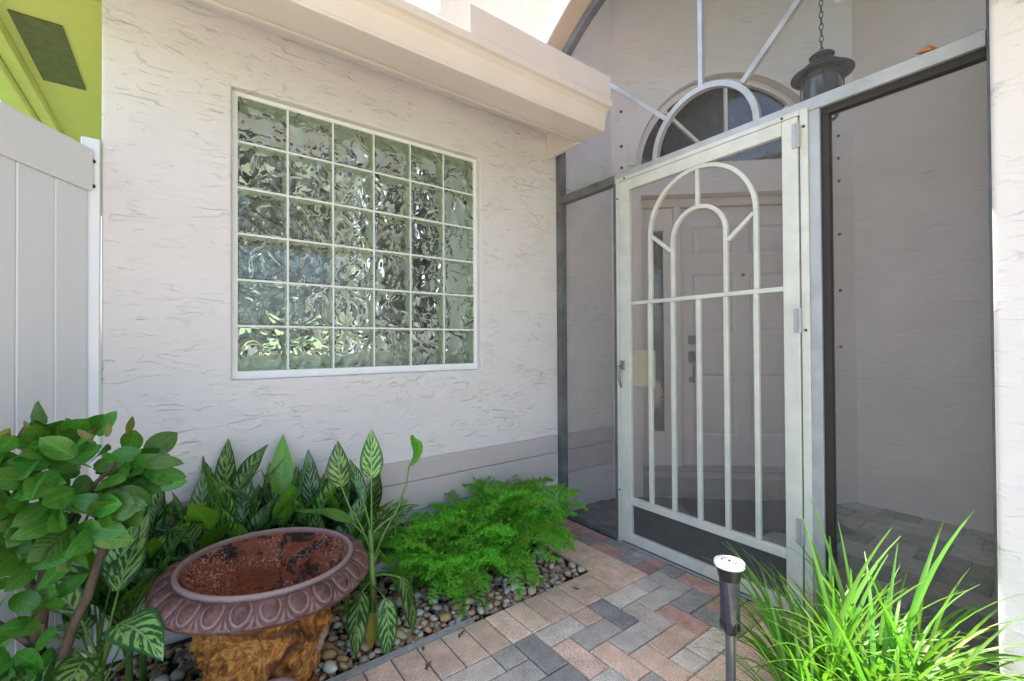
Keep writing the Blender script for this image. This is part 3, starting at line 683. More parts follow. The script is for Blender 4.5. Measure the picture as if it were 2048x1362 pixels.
lf = MB(); lf.add([(XS-.004, .34, 2.109), (XS+.02, .325, 2.116), (XS+.03, .36, 2.112), (XS+.012, .385, 2.125), (XS+.01, .35, 2.136)], [(0, 1, 4), (1, 2, 4), (2, 3, 4), (3, 0, 4), (0, 3, 2, 1)])
tag(lf.build('dry_leaf', plain('orange_leaf', (.40, .17, .07), .8)), 'curled orange dry leaf lying on top of the screen beam', 'leaf')

# ------------------------------------------------------------------ lantern
LX, LY = 2.9, .945
lan = thing('hanging_lantern', 'black iron lantern with domed hood hanging on a chain in the entry', 'lantern', (LX, LY, 2.40))
def lp(mb, name, mat, smooth=True, bevel=0): return mb.build(name, mat, lan, smooth, bevel)
lp(MB().lathe([(.004, .355), (.055, .352), (.062, .345), (.058, .338), (.02, .330), (.012, .30)], 24), 'finial_disc', 'black_metal')
lp(MB().lathe([(.012, .325), (.05, .318), (.085, .295), (.115, .262), (.148, .246), (.151, .238), (.145, .232), (.11, .24), (.09, .25)], 36), 'hood', 'black_metal')
lp(MB().lathe([(.088, .25), (.092, .20), (.092, .08), (.085, .05)], 28), 'glass_chimney', 'lampglass')
lp(MB().lathe([(.094, .235), (.097, .23), (.097, .215), (.094, .21)], 28), 'collar', 'black_metal')
lp(MB().lathe([(.05, .06), (.095, .055), (.1, .045), (.095, .035), (.02, .03)], 28), 'base_plate', 'black_metal')
for k in range(4):
    a = k*math.pi/2+.4; mb = MB(); mb.tube([(.099*math.cos(a), .099*math.sin(a), .235), (.101*math.cos(a), .101*math.sin(a), .04), (.07*math.cos(a), .07*math.sin(a), -.005)], .004, 6); lp(mb, 'cage_bar', 'black_metal')
rg = MB(); rg.tube([(.066*math.cos(k*.2618), .066*math.sin(k*.2618), -.008) for k in range(25)], .009, 8); lp(rg, 'bottom_ring', 'black_metal')
for k in range(34):
    z = .36+k*.034; mb = MB(); pts = []
    for q in range(11):
        a = q*2*math.pi/10; u_, v_ = .0095*math.cos(a), .021*math.sin(a)
        pts.append((u_, 0, z+.016+v_) if k % 2 else (0, u_, z+.016+v_))
    mb.tube(pts, .0028, 5, cap=False); lp(mb, 'chain_link', 'black_metal')

# ------------------------------------------------------------------ white vinyl gate, standing ajar at the corner
gate = thing('vinyl_gate', 'white vinyl board gate standing ajar beside the stucco wall corner', 'gate', (-.268, 2.19, 0))
gd = Vector((-.5075, -.8615)); gn = Vector((-gd.y, gd.x))
def GT(p): q = gd*p[0]+gn*p[1]; return (q.x, q.y, p[2])
def gp_(s0, s1, o0, o1, z0, z1, name, bv=.003): return MB(GT).box(s0, s1, o0, o1, z0, z1).build(name, 'vinyl', gate, bevel=bv)
if gn.x > 0: gs = 1
else: gs = -1
gp_(.0, 1.15, -.024, .024, 1.69, 1.842, 'top_rail', .006); gp_(.0, 1.15, -.024, .024, .07, .20, 'bottom_rail', .006)
for k in range(9): gp_(.012+k*.127, .012+k*.127+.1245, -.011, .011, .2005, 1.6895, 'board', .003)
pst = thing('gate_post', 'narrow white vinyl post strip bolted to the house corner', 'post', (-.262, 2.205, 0))
MB().box(-.022, .0295, -.02, .012, 0, 1.885).build('strip', 'vinyl', pst, bevel=.003)
for z in (1.71, 1.80):
    mb = MB(); mb.tube([(.012, -.0205, z), (.012, -.026, z)], .0065, 8); mb.build('bolt', 'rustscrew', pst)

# hedge beyond the gate, lit by the sun
hg = MB(); rh = random.Random(2)
for k in range(2600):
    c = Vector((rh.uniform(-3.6, -1.5), rh.uniform(1.5, 7.5), rh.uniform(0, 1.9))); a = rh.uniform(0, 6.28); t = rh.uniform(-.8, .8); L = rh.uniform(.05, .09)
    d = Vector((math.cos(a), math.sin(a), t)).normalized()*L; s_ = d.cross(Vector((rh.uniform(-1, 1), rh.uniform(-1, 1), 1))).normalized()*L*.5
    hg.add([c-d, c+s_, c+d, c-s_], [(0, 1, 2, 3)])
hh = hg.build('hedge', 'hedge', fix=False); hh['kind'] = 'stuff'; tag(hh, 'sunlit green hedge growing beyond the white gate', 'hedge')

# ------------------------------------------------------------------ planting bed with river pebbles
bed = struct(MB().box(.972, 1.63, 1.5575, 1.6043, -.2, -.03).box(-.6, 1.63, 1.6045, WY-.001, -.2, -.03).build('pebble_bed', 'soil'))
pms = []
for k in range(9):
    bm = bmesh.new(); bmesh.ops.create_icosphere(bm, subdivisions=2, radius=1); rk = random.Random(k+40)
    sx_, sy_, sz_ = rk.uniform(.85, 1.25), rk.uniform(.68, .95), rk.uniform(.48, .72); off = Vector((rk.uniform(0, 50),)*3)
    for v in bm.verts:
        v.co *= 1+.26*mnoise.noise(v.co*1.1+off); v.co = Vector((v.co.x*sx_, v.co.y*sy_, v.co.z*sz_))
    me = bpy.data.meshes.new('pebble'); bm.to_mesh(me); bm.free(); me.polygons.foreach_set('use_smooth', [True]*len(me.polygons)); me.materials.append(M['pebble']); pms.append(me)
rk = random.Random(8)
def urn_free(x, y): return (x-.215)**2+(y-1.61)**2 > .165**2
placed = []
def put_pebble(x, y, r):
    o = link('pebble', rk.choice(pms), bed); o.location = (x, y, r*.42-.016+rk.uniform(0, .010)); s_ = r; o.scale = (s_, s_, s_)
    o.rotation_euler = (rk.uniform(-.5, .5), rk.uniform(-.5, .5), rk.uniform(0, 6.28))
tries = 0
while len(placed) < 298 and tries < 30000:
    tries += 1
    x = rk.uniform(.30, 1.615) if rk.random() < .86 else rk.uniform(-.32, .30); y = (1.615 if x < .98 else 1.575)+abs(rk.gauss(0, .15)) if x > .3 else rk.uniform(1.6, 1.95); r = rk.choice([.013, .017, .020, .023, .026, .030])
    if y > 2.05 or y-r < (1.604 if x < .98 else 1.56) or not urn_free(x, y): continue
    if all((x-a)**2+(y-b)**2 > ((r+c)*.80)**2 for a, b, c in placed): placed.append((x, y, r)); put_pebble(x, y, r)
# filler pebbles underneath: too many to count
ico = bmesh.new(); bmesh.ops.create_icosphere(ico, subdivisions=1, radius=1); iv = [v.co.copy() for v in ico.verts]; iff = [tuple(v.index for v in f.verts) for f in ico.faces]; ico.free()
PB = [plain('pebble_tan', (.40, .29, .18), .5, var=.4, scale=30), plain('pebble_pale', (.50, .45, .38), .5, var=.3, scale=30), plain('pebble_dark', (.17, .13, .10), .5, var=.4, scale=30), plain('pebble_orange', (.44, .21, .07), .5, var=.4, scale=30)]
fl = MB()
for k in range(3200):
    x, y, r = rk.uniform(-.5, 1.615), rk.uniform(1.575, 2.15), rk.uniform(.009, .019)
    if x < .98 and y < 1.617: continue
    if not urn_free(x, y): continue
    a = rk.uniform(0, 6.28); ca, sa = math.cos(a), math.sin(a); e1, e2 = rk.uniform(.9, 1.3), rk.uniform(.6, .9)
    fl.add([(x+(v.x*e1*ca-v.y*e2*sa)*r, y+(v.x*e1*sa+v.y*e2*ca)*r, -.026+r*.45+v.z*r*.65) for v in iv], iff, rk.choice([0, 0, 1, 1, 2, 3]))
fo = fl.build('small_pebbles', PB, bed, True, fix=False); fo['kind'] = 'stuff'

# ------------------------------------------------------------------ rusty urn
urn = thing('rusty_urn', 'rusty cast iron garden urn with egg and dart rim, orange stained body', 'urn', (.212, 1.618, -.02))
urn.rotation_euler = (R(.3), R(2.6), .35)
UH, UR = .465, .303
NE = 26; na = NE*20
def egg(phi, t):
    """height of the egg-and-dart relief at angle cell phi (-.5...5) and apron position t 0..1"""
    e_ = (phi/.33)**2+((t-.45)/.40)**2
    h_ = .013*math.sqrt(max(0, 1-e_)) if e_ < 1 else 0
    ring_ = math.exp(-((math.sqrt(e_)-1.28)/.12)**2)*.006 if t > .12 else 0
    d_ = .5-abs(phi); dart = .007*math.exp(-(d_/.035)**2)*(1 if .15 < t < .92 else .2)
    return h_+ring_+dart
prof = []
for k in range(25):          # apron, from lip outwards and down
    t = k/24; a = t*1.25
    prof.append((.250+.052*math.sin(a)/math.sin(1.25)+.004*t, UH-.006-.046*(1-math.cos(a))/(1-math.cos(1.25)), t))
rim = MB(); vs = []
for r_, z_, t in prof:
    nr, nz = .45+.5*t, .85-.55*t
    for k in range(na):
        ph_ = (k/na*NE) % 1-.5; h_ = egg(ph_, t); a = 2*math.pi*k/na
        vs.append(((r_+nr*h_)*math.cos(a), (r_+nr*h_)*math.sin(a), z_+nz*h_))
fs = [(i*na+k, i*na+(k+1) % na, (i+1)*na+(k+1) % na, (i+1)*na+k) for i in range(24) for k in range(na)]
rim.add(vs, fs)
rim.lathe([(.3055, UH-.052), (.300, UH-.064), (.26, UH-.078), (.19, UH-.10)], 96)
rim.build('rim', 'rim', urn, True, fix=False)
MB().lathe([(.252, UH-.010), (.254, UH+.002), (.250, UH+.008), (.243, UH+.008), (.238, UH+.002), (.236, UH-.008)], 96).build('lip', 'rim', urn, True)
MB().lathe([(.2365, UH-.006), (.228, UH-.028), (.205, UH-.056), (.168, UH-.086), (.158, UH-.12), (.13, UH-.155), (.07, UH-.172), (.0005, UH-.176)], 72).build('bowl', 'bowl', urn, True)
bd = MB(); nb = 220; nz_ = 70; vs = []
for i in range(nz_+1):
    t = i/nz_; z_ = UH-.092-t*.27; r_ = .178-.030*t+.012*math.sin(t*3.0)
    for k in range(nb):
        a = 2*math.pi*k/nb; p_ = Vector((math.cos(a)*r_, math.sin(a)*r_, z_))
        # scrolled acanthus swirls: spirals in repeating cells
        cell = (a/(2*math.pi)*6) % 1-.5; cy_ = (t-.5)*1.15; q_ = math.hypot(cell, cy_); th_ = math.atan2(cy_, cell)
        sw = math.sin(th_*2+q_*26)*.006*math.exp(-(q_/.40)**4)+.010*math.exp(-(q_/.14)**2)
        sw += .005*math.sin(a*30+math.sin(t*9)*2)*math.exp(-((q_-.55)/.12)**2)+.004*mnoise.noise(p_*30)
        bd_ = r_+sw*1.9
        vs.append((bd_*math.cos(a), bd_*math.sin(a), z_))
bd.add(vs, [(i*nb+k, i*nb+(k+1) % nb, (i+1)*nb+(k+1) % nb, (i+1)*nb+k) for i in range(nz_) for k in range(nb)])
bd.build('body', 'urnbody', urn, True, fix=False)
MB().lathe([(.150, .09), (.12, .075), (.11, .055), (.15, .045), (.165, .03), (.165, .0)], 48).build('foot', 'urnbody', urn, True)
for a, zc, wd_, off in ((-.42-.35, .17, .03, -.014), (-1.62-.35, .135, .062, .020)):
    hm = MB(); ca, sa = math.cos(a), math.sin(a); R0 = .165+off; c0 = Vector((R0*ca, R0*sa, zc)); tg = Vector((-sa, ca, 0))
    pts = [c0+tg*(wd_*math.cos(b))+Vector((ca*.02*math.sin(b), sa*.02*math.sin(b), .055*math.sin(b))) for b in [-.5+(math.pi+1.0)*k/14 for k in range(15)]]
    hm.tube(pts, [.013+.005*math.sin(k/14*math.pi) for k in range(15)], 10); hm.build('handle', 'rim', urn, True)
    pt = MB(); ring_ = [c0+tg*(wd_*math.cos(b))+Vector((0, 0, .05*math.sin(b))) for b in [2*math.pi*k/20 for k in range(20)]]
    out_ = Vector((ca, sa, 0)); pt.add([p-out_*.03 for p in ring_]+[p*1.0 for p in ring_]+[c0+out_*.014], [(k, (k+1) % 20, 20+(k+1) % 20, 20+k) for k in range(20)]+[(20+k, 20+(k+1) % 20, 40) for k in range(20)]); pt.build('cartouche', 'bowl', urn, True)

# ------------------------------------------------------------------ plants: leaf builder
def blade_mesh(path, wfn, updir, fold, nu=4, wave=0, name='leaf', petiole=None, mat='agl', seed=0, curlw=0):
    """path: list of points of the blade's midrib; wfn(v) half width; petiole: points of the stalk"""
    mb = MB(); N = len(path); vs = []; uvs = []; rs = random.Random(seed); ph_ = rs.uniform(0, 6)
    for i, p in enumerate(path):
        d = (path[min(i+1, N-1)]-path[max(i-1, 0)]).normalized(); sd_ = d.cross(updir)
        if sd_.length < 1e-4: sd_ = Vector((1, 0, 0))
        sd_.normalize(); nn_ = sd_.cross(d).normalized(); v = i/(N-1); wv = wfn(v)
        for k in range(nu+1):
            u_ = -1+2*k/nu
            hgt = fold*abs(u_)*wv + wave*wv*math.sin(v*9+ph_+(1.5 if u_ > 0 else 0))*abs(u_) - curlw*wv*u_*u_
            vs.append(p+sd_*u_*wv+nn_*hgt); uvs.append(((u_+1)/2, v))
    W_ = nu+1
    mb.add(vs, [(i*W_+k, i*W_+k+1, (i+1)*W_+k+1, (i+1)*W_+k) for i in range(N-1) for k in range(nu)], 0, uvs)
    if petiole:
        M_ = len(petiole); mb.tube(petiole, [.0045-.0015*k/(M_-1) for k in range(M_)], 5, 1)
    me = mb.mesh(name, True, False); me.materials.append(M[mat]); me.materials.append(M['petiole']); return me
def agl_leaf(plant, base, az, lean0, bend, pet, L, Wd, mat, seed, droop=1.2, petbend=.35):
    rs = random.Random(seed); h = Vector((math.cos(az), math.sin(az), 0)); upv = Vector((0, 0, 1)); p = Vector(base); phi = lean0; pts = [p.copy()]
    for k in range(6):
        phi += petbend/6; p = p+(h*math.sin(phi)+upv*math.cos(phi))*pet/6; pts.append(p.copy())
    phi += bend; path = [p.copy()]; n = 9
    for k in range(n):
        phi += droop/n; p = p+(h*math.sin(phi)+upv*math.cos(phi))*L/n; path.append(p.copy())
    side = h.cross(upv)
    ups = (path[1]-path[0]).normalized(); ud = side.cross(ups)  # leaf's upper side
    if ud.dot(upv*.5-h) < 0: ud = -ud
    tw = rs.uniform(-.35, .35); ud = (ud+side*tw).normalized()
    wf = lambda v: Wd*.5*(max(.02, math.sin(math.pi*min(1, (v*.97+.03))**.72))**.85)*(1-.25*v) if v < .999 else .0008
    me = blade_mesh(path, wf, ud, .22, 4, .10, 'leaf', pts, mat, seed, .05)
    return link('leaf', me, plant)
LS = [0]
def agl_plant(x, y, nleaf, hgt, label, lean=0, laz=0, spread=1.0, az0=0, azr=6.283):
    pl = thing('aglaonema', label, 'plant', (x, y, -.01), 'aglaonema plants in the pebble bed'); rs = random.Random(int(x*991+y*577))
    top = Vector((lean*math.cos(laz), lean*math.sin(laz), hgt*.45))
    st = MB(); st.tube([(0, 0, -.02), top*.5+Vector((0, 0, .01)), top], [.011, .010, .007], 7); st.build('stem', 'petiole', pl, True)
    for k in range(nleaf):
        LS[0] += 1; f = k/max(1, nleaf-1); az = 6.283*(k*.382 % 1)+rs.uniform(-.3, .3)
        b = top*(.30+.70*f); back = math.sin(az)
        lean_ = (.62-.45*f)*rs.uniform(.7, 1.2)*(.45 if back > .2 else 1); dr = rs.uniform(.25, 1.0)*(1.2-.7*f)*(.25 if back > .2 else 1)
        if y < 2.06 and -.16 < x < .6 and (back < -.1 or math.cos(az) > .5): lean_ *= .4; dr *= .45
        agl_leaf(pl, b, az, lean_, rs.uniform(-.05, .25)*(.2 if back > .2 else 1), hgt*(.26+.22*rs.random()), rs.uniform(.19, .25), rs.uniform(.088, .122), rs.choice(['agl', 'agl', 'agl2', 'agl', 'aglplain']), LS[0], dr, rs.uniform(.05, .3)*(.2 if back > .2 else 1))
    return pl
spots = [(-.10, 2.00, 14, .54), (.06, 2.07, 14, .60), (.20, 2.03, 14, .58), (.33, 2.07, 14, .60), (.45, 2.02, 14, .54), (.57, 2.07, 14, .50), (-.13, 1.90, 13, .46), (.14, 2.10, 12, .66), (.70, 2.08, 11, .40), (-.20, 1.88, 11, .48), (.40, 2.08, 12, .52), (.56, 1.92, 11, .38)]
desc = ['beside the leafy shrub', 'against the white wall behind the urn', 'standing just behind the urn rim', 'under the first glass block column', 'behind the urn and left of the tall specimen', 'by the mauve siding boards', 'low between shrub and urn', 'tallest at the back by the wall', 'at the end of the row near the fern', 'half hidden behind the shrub trunk', 'crowded into the middle of the clump', 'short one beside the urn rim']
for k, (x, y, nl, hh_) in enumerate(spots):
    agl_plant(x, y, nl, hh_, 'variegated green aglaonema '+desc[k])
# low leaves left of and below the urn
lowp = thing('aglaonema', 'sprawling aglaonema with big low leaves between shrub and rusty urn', 'plant', (-.15, 1.64, -.01), 'aglaonema plants in the pebble bed')
MB().tube([(0, 0, -.02), (-.02, 0, .1), (-.03, .02, .26)], [.011, .01, .008], 7).build('stem', 'petiole', lowp, True)
for k, (az, l0, bend, pet, L, Wd, mat, dr, zb) in enumerate([(-2.5, .9, .4, .10, .25, .095, 'agl', 1.0, .24), (-2.0, 1.2, .6, .06, .26, .09, 'agl', .9, .16), (2.9, .8, .2, .12, .22, .10, 'agl', 1.1, .26), (-1.3, 1.0, .4, .08, .24, .09, 'agl2', 1.2, .2), (-1.0, 1.3, .5, .10, .2, .085, 'agl2', 1.0, .10), (-2.8, .5, .3, .16, .22, .12, 'aglplain', 2.2, .24), (-.9, .35, .9, .10, .2, .075, 'aglplain', .5, .12), (-1.7, .6, .2, .16, .2, .09, 'agl', .8, .25), (2.2, .4, .2, .18, .22, .09, 'agl', .8, .25), (-3.0, 1.3, .3, .12, .21, .07, 'agl2', .5, .12), (-2.2, .55, .5, .14, .25, .115, 'agl', 1.0, .28), (-1.8, .8, .6, .12, .26, .12, 'agl', .9, .20), (-1.35, .7, .9, .10, .24, .11, 'agl2', .7, .14), (-2.6, .9, .7, .12, .25, .11, 'agl', .8, .18), (-1.1, .35, .5, .16, .23, .115, 'agl', .9, .27), (-.8, .8, .9, .08, .22, .10, 'agl', .8, .08), (1.2, .2, .1, .2, .24, .11, 'agl', .3, .25), (.5, .25, .1, .16, .22, .1, 'agl2', .4, .2)]):
    agl_leaf(lowp, (-.02, .01, zb), az, l0, bend, pet, L, Wd, mat, 700+k, dr)
# tall specimen right of the urn
tall = thing('aglaonema', 'tall aglaonema with two upright patterned leaves and a curled leaf bud by the siding', 'plant', (.60, 1.72, -.01), 'aglaonema plants in the pebble bed')
MB().tube([(0, 0, -.02), (.003, 0, .2), (-.004, .01, .42)], [.013, .012, .009], 8).build('stem', 'petiole', tall, True)
for k, (az, l0, bend, pet, L, Wd, mat, dr, zb, pb) in enumerate([
        (1.2, .02, .02, .22, .19, .098, 'agl', .06, .40, .02), (2.3, .2, -.1, .14, .17, .06, 'agl2', .3, .40, .1),
        (2.5, .55, .25, .12, .23, .095, 'aglplain', .5, .36, .3), (-2.2, 1.1, .5, .12, .22, .10, 'agl', 1.2, .22, .5), (-.9, 1.15, .7, .13, .235, .105, 'agl', .9, .24, .6), (-1.5, 1.2, .8, .12, .225, .095, 'agl', .9, .20, .6),
        (-1.9, 1.3, 1.0, .10, .15, .06, 'yellowleaf', .7, .16, .6), (-.2, .7, 1.9, .12, .11, .06, 'aglplain', .3, .40, .5), (.2, .5, 1.6, .06, .17, .10, 'aglplain', .4, .28, .3), (2.9, .8, .5, .1, .2, .09, 'agl', .8, .3, .3)]):
    agl_leaf(tall, (0, .005, zb), az, l0, bend, pet, L, Wd, mat, 800+k, dr, pb)
pts = [Vector((0, 0, .33)), Vector((-.04, .0, .44)), Vector((-.085, .005, .53)), Vector((-.112, .01, .61))]
path = [pts[-1]+Vector((-.004*t-.006*math.sin(t*3), .03*t*t, .168*t)) for t in [k/9 for k in range(10)]]
me = blade_mesh(path, lambda v: .049*(max(.02, math.sin(math.pi*min(1, v*.95+.05)**.72))**.85)*(1-.2*v) if v < .999 else .0008, Vector((-.55, -.83, .1)), .18, 4, .06, 'leaf', pts, 'agl', 5); link('leaf', me, tall)
# the long stalk with its curled leaf
pts = [Vector((0, 0, .30)), Vector((.05, .0, .40)), Vector((.11, .01, .48)), Vector((.15, .015, .57)), Vector((.163, .02, .64))]
path = [pts[-1]+Vector((.022*t+.012*math.sin(t*5), .004*t, .125*t)) for t in [k/8 for k in range(9)]]
me = blade_mesh(path, lambda v: .030*math.sin(math.pi*min(1, v*.9+.05))**.8+.001, Vector((.8, -.6, 0)), 1.1, 4, .1, 'leaf', pts, 'aglplain', 3); link('leaf', me, tall)

# ------------------------------------------------------------------ asparagus fern
def frond_mesh(seed, L):
    rs = random.Random(seed); mb = MB(); p = Vector((0, 0, 0)); phi = rs.uniform(.05, .35); pts = [p.copy()]; n = 14; bend = rs.uniform(1.4, 2.4)
    sidew = rs.uniform(-.25, .25)
    for k in range(n):
        phi += bend/n; p = p+Vector((math.sin(phi), sidew*k/n*.5, math.cos(phi)))*L/n; pts.append(p.copy())
    mb.tube(pts, [.0022-.0014*k/n for k in range(n+1)], 4, 1, False)
    for i in range(2, n*3):
        f = i/(n*3); k = min(n-1, int(f*n)); q = pts[k].lerp(pts[k+1], f*n-k); d = (pts[k+1]-pts[k]).normalized()
        sd_ = d.cross(Vector((0, 0, 1)));
        if sd_.length < .05: sd_ = Vector((0, 1, 0))
        sd_.normalize(); bl = .062*math.sin(math.pi*min(1, f*.85+.13))*rs.uniform(.7, 1.2)*(L/.45)**.5
        bdir = (sd_*(1 if i % 2 else -1)+d*rs.uniform(.3, .8)+Vector((0, 0, rs.uniform(-.35, .5)))).normalized()
        nn_ = 9
        for j in range(nn_):
            g = j/(nn_-1); c = q+bdir*bl*(.1+.9*g)
            for m_ in range(3):
                v = (bdir*rs.uniform(.2, 1)+Vector((rs.gauss(0, .7), rs.gauss(0, .7), rs.gauss(0, .7)+.15))).normalized(); ln = rs.uniform(.011, .020)
                w_ = v.cross(Vector((rs.gauss(0, 1), rs.gauss(0, 1), rs.gauss(0, 1)))).normalized()*.0019
                mb.add([c-w_, c+w_, c+v*ln], [(0, 1, 2)], 0, [(.2, .3), (.8, .3), (.4, rs.random())])
    me = mb.mesh('frond', False, False); me.materials.append(M['fern']); me.materials.append(M['petiole']); return me
FM = [frond_mesh(60+k, rnd) for k, rnd in enumerate((.36, .42, .46, .5, .40, .44))]
rf = random.Random(21)
def fern(x, y, n, z, sc_, label, azc=None, azs=6.283):
    f_ = thing('asparagus_fern', label, 'fern', (x, y, z), 'asparagus ferns in the pebble bed')
    for k in range(n):
        o = link('frond', rf.choice(FM), f_); az = (k/n*azs+(azc-azs/2 if azc is not None else 0))+rf.uniform(-.25, .25)
        o.rotation_euler = (rf.uniform(-.15, .15), rf.uniform(-.45, .25), az); s_ = sc_*rf.uniform(.7, 1.12); o.scale = (s_, s_, s_); o.location = (rf.uniform(-.03, .03), rf.uniform(-.03, .03), rf.uniform(-.01, .05))
    return f_
fern(1.40, 2.00, 56, .02, 1.18, 'tall bushy asparagus fern against the siding, highest of the fern mound')
fern(1.54, 1.94, 40, 0, .95, 'bright green asparagus fern nearest the screen frame')
fern(1.14, 1.90, 48, 0, 1.0, 'asparagus fern arching over the pebbles in mid bed')
fern(.92, 1.94, 40, 0, .90, 'low asparagus fern beside the tall aglaonema')
fern(1.26, 1.80, 40, 0, .86, 'asparagus fern with fronds spilling towards the tan edge pavers')
fern(.98, 1.77, 34, 0, .80, 'asparagus fern drooping lowest over the pebbles')

# ------------------------------------------------------------------ leafy shrub by the gate
shrub = thing('leafy_shrub', 'round-leaved green shrub with bare brown trunk in front of the white gate', 'shrub', (-.29, 1.56, -.03))
rs = random.Random(77); SB = Vector((-.29, 1.56, -.03))
def W2(p): return Vector(p)-SB
def branch(pts, r0_, r1_, name='branch'):
    pts = [W2(p) for p in pts]; N = len(pts); mb = MB(); fine = []
    for i in range(N-1):
        for k in range(4):
            t = k/4; fine.append(pts[i].lerp(pts[i+1], t)+Vector((rs.uniform(-1, 1), rs.uniform(-1, 1), 0))*.003)
    fine.append(pts[-1]); n = len(fine); mb.tube(fine, [r0_+(r1_-r0_)*k/(n-1) for k in range(n)], 7); mb.build(name, 'bark', shrub, True)
branch([(-.29, 1.56, -.03), (-.285, 1.565, .30), (-.27, 1.57, .50), (-.25, 1.565, .66)], .024, .012, 'trunk')
branch([(-.285, 1.565, .27), (-.23, 1.53, .38), (-.18, 1.50, .52), (-.145, 1.485, .67), (-.13, 1.48, .80)], .014, .007)
branch([(-.27, 1.57, .48), (-.32, 1.62, .62), (-.37, 1.66, .80)], .012, .006); branch([(-.25, 1.565, .64), (-.20, 1.54, .74), (-.13, 1.50, .84)], .009, .004)
branch([(-.25, 1.565, .64), (-.27, 1.58, .76), (-.29, 1.60, .88)], .009, .004); branch([(-.28, 1.565, .40), (-.36, 1.55, .52), (-.42, 1.54, .60)], .008, .004)
branch([(-.285, 1.565, .15), (-.27, 1.545, .33), (-.262, 1.53, .47)], .008, .004)
def shrub_leaf_mesh(seed, L, Wd, mat):
    r_ = random.Random(seed); phi = r_.uniform(.1, .4); p = Vector((0, 0, 0)); path = []; pet = [Vector((0, 0, 0))]; d0 = Vector((math.sin(phi), 0, math.cos(phi)))
    p = d0*.008; pet.append(p.copy()); path.append(p.copy()); cv = r_.uniform(-.2, .9)
    for k in range(7):
        phi += cv/7; p = p+Vector((math.sin(phi), 0, math.cos(phi)))*L/7; path.append(p.copy())
    wf = lambda v: Wd*.5*(max(.03, math.sin(math.pi*min(1, v*.93+.05)**.95))**.75) if v < .999 else .001
    pet = [q*1.0 for q in pet]
    me = blade_mesh(path, wf, Vector((-1, 0, .2)), .16, 4, .08, 'leaf', None, mat, seed, .08); return me
SM = [shrub_leaf_mesh(k, L, Wd, 'shrubleaf') for k, (L, Wd) in enumerate([(.075, .044), (.066, .042), (.082, .045), (.055, .037), (.07, .048), (.048, .034), (.078, .038)])]
SN = [shrub_leaf_mesh(90+k, .035, .016, 'shrubnew') for k in range(2)]
nl = 0
def sleaf(p, outw, me=None):
    global nl
    o = link('leaf', me or rs.choice(SM), shrub); o.location = W2(p); d = (outw+Vector((rs.gauss(0, .5), rs.gauss(0, .5), rs.gauss(0, .32)))).normalized()
    q = d.to_track_quat('Z', 'Y'); q = q @ Matrix.Rotation(rs.uniform(-.9, .9), 3, 'Z').to_quaternion()
    # keep the leaf's upper side towards the light
    xa = q @ Vector((-1, 0, .2))
    if xa.z < 0: q = q @ Matrix.Rotation(math.pi, 3, 'Z').to_quaternion()
    o.rotation_mode = 'QUATERNION'; o.rotation_quaternion = q; s_ = rs.uniform(.95, 1.4); o.scale = (s_, s_, s_); nl += 1
cc = Vector((-.245, 1.545, .77))
while nl < 246:          # dense crown
    v = Vector((rs.uniform(-1, 1), rs.uniform(-1, 1), rs.uniform(-1, 1)))
    if not .45 < v.length < 1: continue
    p = cc+Vector((v.x*.185, v.y*.13, v.z*.15))
    if p.z > .915: p.z = .915-rs.uniform(0, .02)
    sleaf(p, Vector((v.x, v.y-.35, v.z*.5+.25)))
for k in range(10):      # bronze young tips on the clipped top
    a = rs.uniform(0, 6.28); r_ = math.sqrt(rs.random()); sleaf(cc+Vector((math.cos(a)*r_*.19, math.sin(a)*r_*.12, .128+rs.uniform(-.01, .01))), Vector((0, 0, 1.4)), rs.choice(SN))
for c_ in ((-.262, 1.52, .49), (-.30, 1.55, .40), (-.31, 1.52, .56), (-.33, 1.54, .33), (-.27, 1.53, .34)):
    for k in range(7): sleaf(Vector(c_)+Vector((rs.gauss(0, .025), rs.gauss(0, .02), rs.gauss(0, .025))), Vector((rs.uniform(-1, 1), -.6, .3)))

# ------------------------------------------------------------------ liriope grass by the pier
def strap_mesh(seed, L, wd, mat='blade'):
    r_ = random.Random(seed); phi = r_.uniform(.12, .55); p = Vector((0, 0, 0)); path = [p.copy()]; n = 11; cv = r_.uniform(.5, 1.7)
    sw = r_.uniform(-.25, .25)
    for k in range(n):
        phi += cv/n*(.4+1.2*k/n); p = p+Vector((math.sin(phi), sw*k/n, math.cos(phi))).normalized()*L/n; path.append(p.copy())
    wf = lambda v: wd*.5*(min(1, .55+v*1.4))*(1-max(0, v-.55)/.45*.86)
    return blade_mesh(path, lambda v: wf(v)*1.3, Vector((-1, 0, .15)), .35, 2, 0, 'blade', None, mat, seed)
BMs = [strap_mesh(300+k, L, wd) for k, (L, wd) in enumerate([(.40, .009), (.46, .010), (.34, .008), (.50, .011), (.55, .010), (.30, .009), (.42, .012), (.48, .008), (.36, .011), (.58, .012)])]
BMd = [strap_mesh(350+k, .3+.05*k, .007, 'deadblade') for k in range(3)]
rg_ = random.Random(31)
def liriope(x, y, n, s0, label):
    c = thing('liriope_clump', label, 'grass plant', (x, y, -.015), 'liriope clumps beside the pier')
    for k in range(n):
        o = link('blade', rg_.choice(BMd) if rg_.random() < .06 else rg_.choice(BMs), c); r_ = .055*math.sqrt(rg_.random()); a = rg_.uniform(0, 6.283); az = a+rg_.gauss(0, .6)
        o.location = (r_*math.cos(a), r_*math.sin(a), 0); o.rotation_euler = (rg_.uniform(-.12, .12), rg_.uniform(-.15, .2), az); s_ = s0*rg_.uniform(.75, 1.15); o.scale = (s_, s_, s_)
